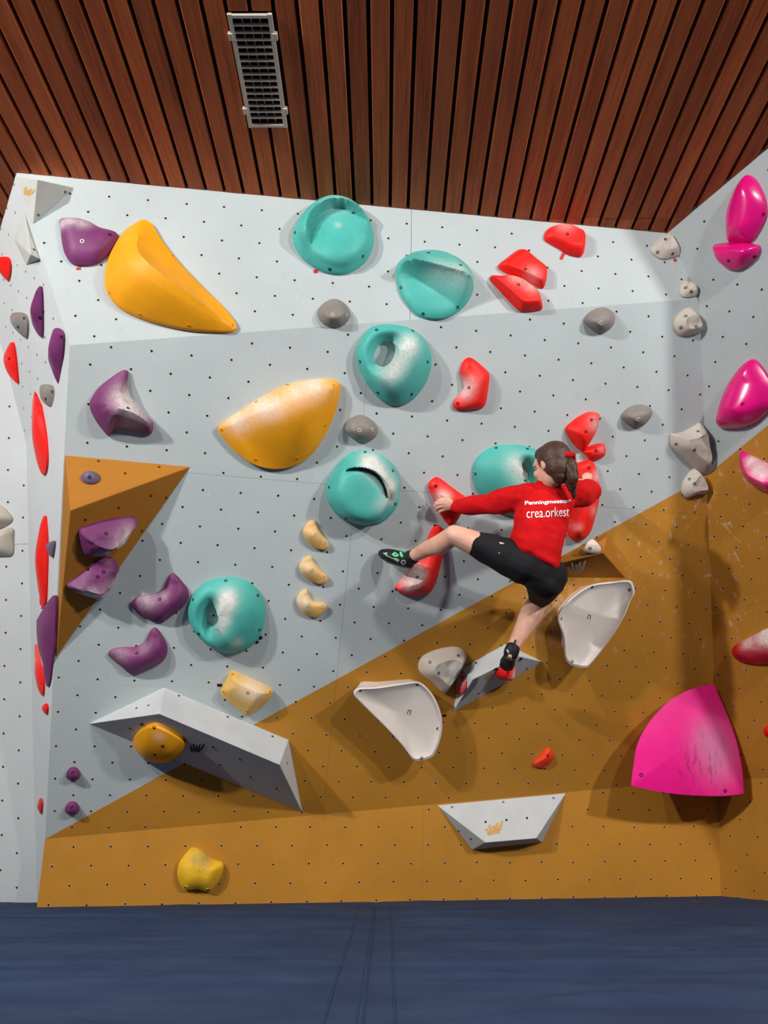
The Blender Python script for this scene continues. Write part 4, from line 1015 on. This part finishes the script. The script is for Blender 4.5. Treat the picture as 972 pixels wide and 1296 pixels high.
# ------------------------------------------------------------------ the climber
def J(x, y, h): return PL['main'].at(x, y, h)
def skin_mats():
    m, nt, b, L = new_mat('skin'); pos = nd(nt, 'ShaderNodeNewGeometry').outputs['Position']
    n1 = noise_t(nt, pos, 14, 4)
    L.new(mixc(nt, ramp(nt, n1, .35, 0, .7, 1), rgb(226, 178, 156), rgb(210, 152, 130)), b.inputs['Base Color'])
    b.inputs['Roughness'].default_value = .55; b.inputs['Subsurface Weight'].default_value = .08; b.inputs['Subsurface Radius'].default_value = (.012, .005, .003)
    MATS['skin'] = m
    def cloth(key, c1_, c2_, sc, rough=.9):
        m, nt, b, L = new_mat(key); pos = nd(nt, 'ShaderNodeNewGeometry').outputs['Position']
        n = noise_t(nt, pos, sc, 5, .6); f = noise_t(nt, pos, 600, 2)
        L.new(mixc(nt, ramp(nt, n, .35, 0, .7, 1), c1_, c2_), b.inputs['Base Color']); b.inputs['Roughness'].default_value = rough
        b.inputs['Specular IOR Level'].default_value = .2; bump(nt, f, .3, .001, b); MATS[key] = m
    cloth('sweat_red', rgb(212, 16, 22), rgb(190, 10, 16), 8); cloth('shorts_black', rgb(30, 30, 34), rgb(22, 22, 25), 10, .75)
    cloth('scrunchie', rgb(196, 22, 26), rgb(150, 14, 18), 40)
    m, nt, b, L = new_mat('hair'); pos = nd(nt, 'ShaderNodeNewGeometry').outputs['Position']
    n = noise_t(nt, mapping(nt, pos, (38, 38, 150)), 2, 4, .6)
    L.new(mixc(nt, ramp(nt, n, .35, 0, .7, 1), rgb(46, 26, 18), rgb(88, 54, 36)), b.inputs['Base Color']); b.inputs['Roughness'].default_value = .5
    bump(nt, n, .5, .004, b); MATS['hair'] = m
    plain('shoe_black', rgb(26, 27, 29), .6, .3); plain('shoe_sole', rgb(44, 44, 46), .7, .2); plain('shoe_mint', rgb(90, 214, 140), .6, .3); plain('shoe_grey', rgb(150, 170, 160), .6, .3)
    plain('print_white', rgb(244, 240, 238), .7, .2); plain('eye_white', rgb(170, 150, 140), .3, .5); plain('iris', rgb(52, 36, 26), .3, .5); plain('lip', rgb(178, 96, 92), .5, .3)
    plain('shoe_logo', rgb(196, 200, 200), .6, .3)
skin_mats()

class Prims:
    def __init__(s): s.V = []; s.F = []
    def rings(s, R):
        b = len(s.V); n = len(R[0])
        for r in R: s.V += r
        for k in range(len(R) - 1):
            for i in range(n): j = (i + 1) % n; s.F.append([b + k * n + i, b + k * n + j, b + (k + 1) * n + j, b + (k + 1) * n + i])
        s.F.append([b + i for i in range(n)][::-1]); s.F.append([b + (len(R) - 1) * n + i for i in range(n)])
    def cone(s, p0, r0, p1, r1, n=18):
        d = (p1 - p0); d = d.normalized() if d.length > 1e-6 else Vector((0, 0, 1)); x = d.orthogonal().normalized(); y = d.cross(x); R = []
        def ring(c, r): return [c + (x * math.cos(t) + y * math.sin(t)) * r for t in [2 * math.pi * k / n for k in range(n)]]
        for a in (-80, -55, -28, 0): R.append(ring(p0 + d * r0 * math.sin(math.radians(a)), r0 * math.cos(math.radians(a))))
        for a in (0, 28, 55, 80): R.append(ring(p1 + d * r1 * math.sin(math.radians(a)), r1 * math.cos(math.radians(a))))
        s.rings(R)
    def chain(s, pts):
        for (p, r), (q, t) in zip(pts, pts[1:]): s.cone(p, r, q, t)
    def ell(s, c, ax, ay, az, n=22):
        R = []
        for k in range(1, 14):
            a = math.pi * k / 14 - math.pi / 2
            R.append([c + az * math.sin(a) + (ax * math.cos(t) + ay * math.sin(t)) * math.cos(a) for t in [2 * math.pi * i / n for i in range(n)]])
        s.rings(R)
    def loft(s, secs, n=36):
        s.rings([[c + ax * math.cos(t) + ay * math.sin(t) for t in [2 * math.pi * i / n for i in range(n)]] for c, ax, ay in secs])
def remesh(name, pr, voxel, smooth_it, mat, parent, fold=None):
    me = bpy.data.meshes.new('tmp'); me.from_pydata(pr.V, [], pr.F); me.update()
    bm = bmesh.new(); bm.from_mesh(me); bmesh.ops.recalc_face_normals(bm, faces=bm.faces); bm.to_mesh(me); bm.free()
    t = bpy.data.objects.new('tmp', me); COL.objects.link(t)
    m = t.modifiers.new('r', 'REMESH'); m.mode = 'VOXEL'; m.voxel_size = voxel
    sm = t.modifiers.new('s', 'SMOOTH'); sm.factor = .5; sm.iterations = smooth_it
    bpy.context.view_layer.update()
    dg = bpy.context.evaluated_depsgraph_get(); ev = t.evaluated_get(dg)
    out = bpy.data.meshes.new_from_object(ev); bpy.data.objects.remove(t); bpy.data.meshes.remove(me)
    out.name = name
    if fold:
        ns = [v.normal.copy() for v in out.vertices]
        for v, n_ in zip(out.vertices, ns): v.co += n_ * fold(v.co)
    loc = world_loc(parent)
    for v in out.vertices: v.co -= loc
    for p in out.polygons: p.use_smooth = True
    out.materials.clear(); out.materials.append(MATS[mat]); out.update()
    o = bpy.data.objects.new(name, out); COL.objects.link(o); o.parent = parent; return o

Lsh, Rsh = J(662, 630, .46), J(733, 627, .44); nk = J(694, 618, .49); hc = J(698, 590, .50)
pel = J(679, 721, .55); Lhip = J(662, 713, .555); Rhip = J(692, 729, .54)
Lkn, Lan, Lheel, Ltoe = J(575, 677, .47), J(523, 704, .21), J(519, 711, .185), J(482, 699, .03)
Rkn, Ran, Rheel, Rtoe = J(683, 757, .17), J(649, 820, .36), J(646, 829, .385), J(640, 845, .235)
Lel, Lwr = J(620, 637, .26), J(575, 641, .10); Rel, Rwr = J(747, 621.5, .27), J(743, 615, .10)
person = empty('person', J(679, 721, .45)); tag(person, 'climber in a red printed sweatshirt and black shorts, seen from behind, legs spread wide', 'person')
shx = (Rsh - Lsh).normalized(); hpx = (J(704, 720, .55) - J(649, 692, .57)).normalized(); sp = (nk - pel).normalized()
def toback(ax, up): 
    b_ = up.cross(ax).normalized(); return b_ if b_.dot(CAM - pel) > 0 else -b_
# --- body: one continuous skin
B = Prims()
bk = toback(shx, sp)
B.loft([(pel - sp * .07, hpx * .10, bk * .085), (pel, hpx * .135, bk * .095), (pel.lerp(nk, .3), hpx * .115, bk * .085), (pel.lerp(nk, .65), shx * .13, bk * .09), (pel.lerp(nk, .88), shx * .12, bk * .060), (nk - bk * .02, shx * .050, bk * .04)])
hd_base = hc - Vector((0, 0, 1)) * .06
B.cone(nk - bk * .022 - sp * .01, .046, hd_base, .047)
# head: faces left and towards the wall
hf = Vector((-.60, .80, .02)).normalized(); hu = (Vector((-.06, -.08, 1)) - hf * Vector((-.06, -.08, 1)).dot(hf)).normalized(); hs = hf.cross(hu).normalized()   # hs: her right
def hp(f, s, u): return hc + hf * f + hs * s + hu * u
B.ell(hp(-.012, 0, .022), hs * .072, hf * .090, hu * .090); B.ell(hp(.028, 0, -.035), hs * .056, hf * .060, hu * .072)
B.ell(hp(.060, 0, .035), hs * .050, hf * .026, hu * .035); B.cone(hp(.080, 0, .006), .007, hp(.097, 0, -.022), .0095); B.ell(hp(.068, 0, -.086), hs * .026, hf * .020, hu * .019)
for s in (-1, 1):
    B.ell(hp(-.008, s * .072, -.006), hs * .010, hf * .017, hu * .029); B.ell(hp(.066, s * .036, -.028), hs * .022, hf * .018, hu * .022); B.cone(hp(.082, s * .016, .020), .008, hp(.074, s * .045, .022), .008)
B.cone(hp(.083, -.016, -.052), .007, hp(.083, .016, -.052), .007)
# legs
B.chain([(Lhip, .082), (Lhip.lerp(Lkn, .55), .070), (Lkn, .052)]); calfL = Lkn.lerp(Lan, .32) + Vector((0, 0, -.012))
B.chain([(Lkn, .050), (calfL, .053), (Lkn.lerp(Lan, .65), .042), (Lan, .033), (Lheel, .024), (Ltoe.lerp(Lheel, .3), .022)])
B.chain([(Rhip, .082), (Rhip.lerp(Rkn, .55), .070), (Rkn, .052)]); calfR = Rkn.lerp(Ran, .34) + (CAM - Rkn).normalized() * .015
B.chain([(Rkn, .052), (calfR, .064), (Rkn.lerp(Ran, .62), .050), (Ran, .034), (Rheel, .024), (Rtoe.lerp(Rheel, .3), .022)])
# arms and hands
B.chain([(Lsh, .052), (Lsh.lerp(Lel, .5), .044), (Lel, .037)]); B.chain([(Lel, .038), (Lel.lerp(Lwr, .35), .038), (Lwr, .025)])
B.chain([(Rsh, .052), (Rsh.lerp(Rel, .5), .044), (Rel, .037)]); B.chain([(Rel, .038), (Rel.lerp(Rwr, .35), .036), (Rwr, .025)])
def hand(wr, kn, mid, tip, thumb):
    kn, mid, tip, thumb = ([J(*p) for p in q] for q in (kn, mid, tip, thumb))
    for k in range(4):
        B.cone(wr.lerp(kn[k], .12), .017, kn[k], .0115); B.chain([(kn[k], .0108), (mid[k], .0095), (tip[k], .0078)])
    for k in range(3): B.cone(kn[k], .0105, kn[k + 1], .0105)
    B.cone(wr, .020, thumb[0], .0135); B.chain([(thumb[0], .0130), (thumb[1], .0105), (thumb[2], .0088)])
hand(Lwr, [(562, 632.5, .098), (560.5, 636.3, .098), (561.2, 640.2, .095), (563.6, 644.2, .09)],
     [(555.0, 633.5, .085), (553.6, 637.7, .085), (554.6, 642.2, .083), (558.0, 646.6, .08)],
     [(550.6, 637.0, .055), (549.6, 641.2, .055), (551.8, 645.6, .055), (555.6, 649.6, .055)], [(569.0, 634.0, .10), (563.5, 628.6, .095), (558.0, 626.4, .085)])
hand(Rwr, [(739.5, 609.5, .115), (742.0, 608.0, .115), (744.6, 607.6, .112), (747.0, 608.4, .108)],
     [(738.8, 604.5, .108), (741.6, 602.8, .108), (744.6, 602.6, .105), (747.4, 603.8, .10)],
     [(738.2, 601.5, .09), (741.2, 599.4, .09), (744.6, 599.4, .088), (747.6, 600.8, .085)], [(738.5, 614.0, .115), (735.0, 611.0, .11), (733.6, 607.5, .10)])
body = remesh('body', B, .0042, 5, 'skin', person); tag(body, 'fair bare legs, hands and face')
# --- red sweatshirt
S = Prims(); hem = J(677, 706, .555); bh = toback(hpx, sp)
S.loft([(hem - sp * .012, hpx * .130, bh * .105), (hem + sp * .01, hpx * .145, bh * .118), (hem + sp * .05, hpx * .147, bh * .118), (J(682, 678, .53), hpx.lerp(shx, .4) * .146, bk * .115), (J(685, 655, .505), hpx.lerp(shx, .75) * .150, bk * .112), (J(690, 637, .485), shx * .160, bk * .108),
        (J(694, 625, .475), shx * .140, bk * .095), (J(694, 617, .48), shx * .088, bk * .075), (J(693, 611, .485), shx * .056, bk * .056), (J(692.5, 608, .488), shx * .050, bk * .050)])
S.chain([(Lsh.lerp(nk, .15), .078), (Lsh.lerp(Lel, .5), .068), (Lel, .060)]); S.chain([(Lel, .060), (Lel.lerp(Lwr, .6), .052), (Lel.lerp(Lwr, .90), .040)])
S.chain([(Rsh.lerp(nk, .15), .078), (Rsh.lerp(Rel, .5), .068), (Rel, .060)]); S.chain([(Rel, .058), (Rel.lerp(Rwr, .6), .050), (Rel.lerp(Rwr, .88), .040)])
def folds(co):
    q = co - pel; t = q.dot(sp)
    w = noise.noise(Vector((q.x * 9 + q.z * 5, q.y * 9, q.z * 14))) * .012 + noise.noise(Vector((q.x * 22, q.y * 22, q.z * 34 + q.x * 12))) * .0035
    return w + (.006 * math.sin(q.z * 70 + q.x * 40) if t < .16 else 0) * max(0, (.16 - t) / .16)
sweat = remesh('sweatshirt', S, .006, 7, 'sweat_red', person, folds); tag(sweat, 'bright red sweatshirt with white back print')
cuffL = Prims(); d = (Lwr - Lel).normalized(); cuffL.cone(Lel.lerp(Lwr, .86), .037, Lel.lerp(Lwr, .97), .033); cf = remesh('cuff', cuffL, .005, 2, 'sweat_red', sweat)
cl = Prims(); cl.loft([(J(693.5, 612, .486), shx * .060, bk * .058), (J(693, 609.5, .489), shx * .060, bk * .058), (J(692.5, 607.5, .491), shx * .054, bk * .052)]); remesh('collar', cl, .005, 2, 'sweat_red', sweat)
# --- black shorts
H_ = Prims()
H_.loft([(hem + sp * .03, hpx * .132, bh * .106), (pel, hpx * .150, bh * .118), (pel - sp * .05, hpx * .142, bh * .112), (pel - sp * .10, hpx * .09, bh * .08)])
H_.ell(J(684, 734, .565), hpx * .115, bh * .105, sp * .09)
H_.chain([(Lhip, .108), (Lhip.lerp(Lkn, .4), .088), (Lhip.lerp(Lkn, .66), .070)])
H_.chain([(Rhip, .108), (Rhip.lerp(Rkn, .5), .088), (Rhip.lerp(Rkn, .84), .070)])
shorts = remesh('shorts', H_, .006, 6, 'shorts_black', person, lambda co: noise.noise(co * 16) * .005); tag(shorts, 'black knee length sports shorts')
# --- hair, ponytail, scrunchie
Hh = Prims(); Hh.ell(hp(-.026, 0, .030), hs * .084, hf * .092, hu * .094); Hh.ell(hp(-.040, 0, -.015), hs * .076, hf * .070, hu * .078); Hh.ell(hp(.018, 0, .070), hs * .066, hf * .062, hu * .046); Hh.ell(hp(-.045, .005, -.06), hs * .058, hf * .045, hu * .05)
tie = J(718.5, 580.5, .565)
Hh.cone(hp(-.07, 0, .01), .045, hp(-.07, 0, .01).lerp(tie, .8), .022)
hair = remesh('hair', Hh, .005, 4, 'hair', person, lambda co: noise.noise(Vector((co.x * 40, co.y * 40, co.z * 90))) * .0014); tag(hair, 'dark brown hair pulled back')
Pt = Prims(); Pt.chain([(tie, .018), (J(723, 588, .60), .028), (J(724.5, 603, .615), .031), (J(724, 616, .60), .024), (J(726.5, 630, .585), .009)]); Pt.chain([(J(722, 596, .58), .026), (J(719, 608, .59), .022), (J(722, 622, .585), .009)])
tail = remesh('ponytail', Pt, .004, 3, 'hair', person, lambda co: noise.noise(Vector((co.x * 60, co.y * 60, co.z * 20))) * .005)
Sc = Prims(); td = (J(723, 588, .60) - tie).normalized(); tx = td.orthogonal().normalized(); ty = td.cross(tx)
for k in range(12):
    a0, a1 = 2 * math.pi * k / 12, 2 * math.pi * (k + 1) / 12
    r0 = .028; Sc.cone(tie + (tx * math.cos(a0) + ty * math.sin(a0)) * r0, .014 + .004 * (k % 2), tie + (tx * math.cos(a1) + ty * math.sin(a1)) * r0, .014 + .004 * ((k + 1) % 2))
Sc.cone(tie, .015, J(726, 576.5, .585), .010)
tag(remesh('scrunchie', Sc, .004, 2, 'scrunchie', person, lambda co: noise.noise(co * 70) * .004), 'red scrunchie')
# --- face
for s in (-1, 1):
    e = Prims(); e.ell(hp(.071, s * .030, .006), hs * .010, hf * .010, hu * .007); ey = remesh('eye', e, .002, 1, 'eye_white', person)
    i_ = Prims(); i_.ell(hp(.080, s * .030, .006), hs * .005, hf * .003, hu * .005); remesh('iris', i_, .001, 1, 'iris', ey)
li = Prims(); li.cone(hp(.089, -.014, -.052), .0045, hp(.089, .014, -.052), .0045); remesh('lips', li, .0015, 1, 'lip', person)
# --- climbing shoes
def shoe(heel, toe, ankle, label):
    d = (toe - heel); L_ = d.length; d = d.normalized(); up = (ankle - heel); up = (up - d * up.dot(d)).normalized(); sd = d.cross(up)
    P = Prims(); c = heel + up * .004
    P.loft([(c - d * .018, sd * .018, up * .020), (c + d * .01, sd * .032, up * .036), (c + d * .07, sd * .036, up * .040), (c + d * .13, sd * .043, up * .032), (c + d * (L_ * .82), sd * .040, up * .024), (c + d * L_, sd * .022, up * .014), (c + d * (L_ + .012) - up * .006, sd * .010, up * .007)])
    P.cone(c + up * .012 + d * .012, .042, ankle.lerp(heel, .15), .041)
    o = remesh('climbing_shoe', P, .004, 4, 'shoe_black', person); tag(o, label)
    Q = Prims(); Q.loft([(c - d * .012 - up * .030, sd * .024, up * .009), (c + d * .05 - up * .034, sd * .033, up * .009), (c + d * (L_ * .6) - up * .028, sd * .042, up * .010), (c + d * (L_ * .9) - up * .018, sd * .033, up * .010), (c + d * (L_ + .012) - up * .012, sd * .014, up * .008)])
    remesh('sole', Q, .004, 2, 'shoe_sole', o)
    lp = Prims(); a = ankle.lerp(heel, .1) - d * .036
    lp.chain([(a - up * .01, .005), (a + up * .03 - d * .012, .005), (a + up * .04 + d * .006, .005), (a + up * .02 + d * .012, .005)]); remesh('pull_loop', lp, .002, 1, 'shoe_black', o)
    return o
sl = shoe(Lheel, Ltoe, Lan, 'black climbing shoe with mint green panels'); sr = shoe(Rheel, Rtoe, Ran, 'black climbing shoe')
decal(sl, cFoot, [[(120, 325), (160, 318), (230, 350), (290, 395), (275, 415), (220, 380), (160, 355)], [(330, 315), (355, 320), (345, 360), (325, 350)]], 'shoe_grey', 'panel', 'pale grey green side panel', .002)
decal(sl, cFoot, [[(212, 335), (245, 314), (285, 345), (270, 360), (235, 358)], [(290, 312), (312, 318), (330, 350), (318, 372), (296, 350)]], 'shoe_mint', 'panel', 'mint green panel', .0025)
decal(sl, cFoot, [[(330 + r * math.cos(t), 415 + r * math.sin(t)) for t in [k * math.pi / 6 for k in range(12)]] for r in (24,)], 'shoe_logo', 'heel_badge', 'round pale badge', .002)
decal(sl, cFoot, [[(330 + 14 * math.cos(t), 415 + 14 * math.sin(t)) for t in [k * math.pi / 6 for k in range(12)]]], 'shoe_black', 'heel_badge', 'dark badge centre', .003)
decal(sr, cFt2, [[(392, 760), (408, 748), (402, 775), (392, 785)], [(425, 660), (440, 690), (432, 700), (415, 672)]], 'shoe_logo', 'print', 'pale print', .002)
decal(shorts, cHand, [[(825, 780), (880, 795), (850, 800), (832, 797)], [(815, 890), (830, 885), (826, 900)]], 'shoe_logo', 'print', 'small pale print', .003)
# --- lettering on the back
def lettering(txt, x0, y0, x1, y1, hpx_, fat, name, label, upto=None):
    cu = bpy.data.curves.new('t', 'FONT'); cu.body = txt; cu.size = 1; cu.offset = fat; cu.resolution_u = 4
    t = bpy.data.objects.new('t', cu); COL.objects.link(t); bpy.context.view_layer.update()
    me = bpy.data.meshes.new_from_object(t.evaluated_get(bpy.context.evaluated_depsgraph_get())); bpy.data.objects.remove(t)
    xs = [v.co.x for v in me.vertices]; mn, mx = min(xs), max(xs)
    wl = world_loc(sweat); sm_ = sweat.data
    bvh = BVHTree.FromPolygons([v.co + wl for v in sm_.vertices], [list(p.vertices) for p in sm_.polygons])
    bm = bmesh.new(); bm.from_mesh(me); bmesh.ops.triangulate(bm, faces=bm.faces); bm.verts.ensure_lookup_table()
    for v in bm.verts:
        u = (v.co.x - mn) / (mx - mn); u = u * (1.06 - .06 * u)
        px_, py_ = x0 + (x1 - x0) * u, y0 + (y1 - y0) * u - v.co.y * hpx_
        dr = ray(px_, py_).normalized(); hit, nr, _, _ = bvh.ray_cast(CAM, dr)
        if hit is None: hit = pel; nr = -dr
        if nr.dot(dr) > 0: nr = -nr
        v.co = hit - dr * .004 - wl
    bm.to_mesh(me); bm.free(); me.materials.clear(); me.materials.append(MATS['print_white']); me.name = name
    o = bpy.data.objects.new(name, me); COL.objects.link(o); o.parent = sweat; tag(o, label)
lettering('Penningmeester', 664.3, 638.8, 722.5, 635.8, 6.6, .022, 'lettering', 'bold white lettering')
lettering('crea.orkest', 666.5, 655.5, 720.5, 653.2, 17.5, -.004, 'lettering', 'thin rounded white lettering')
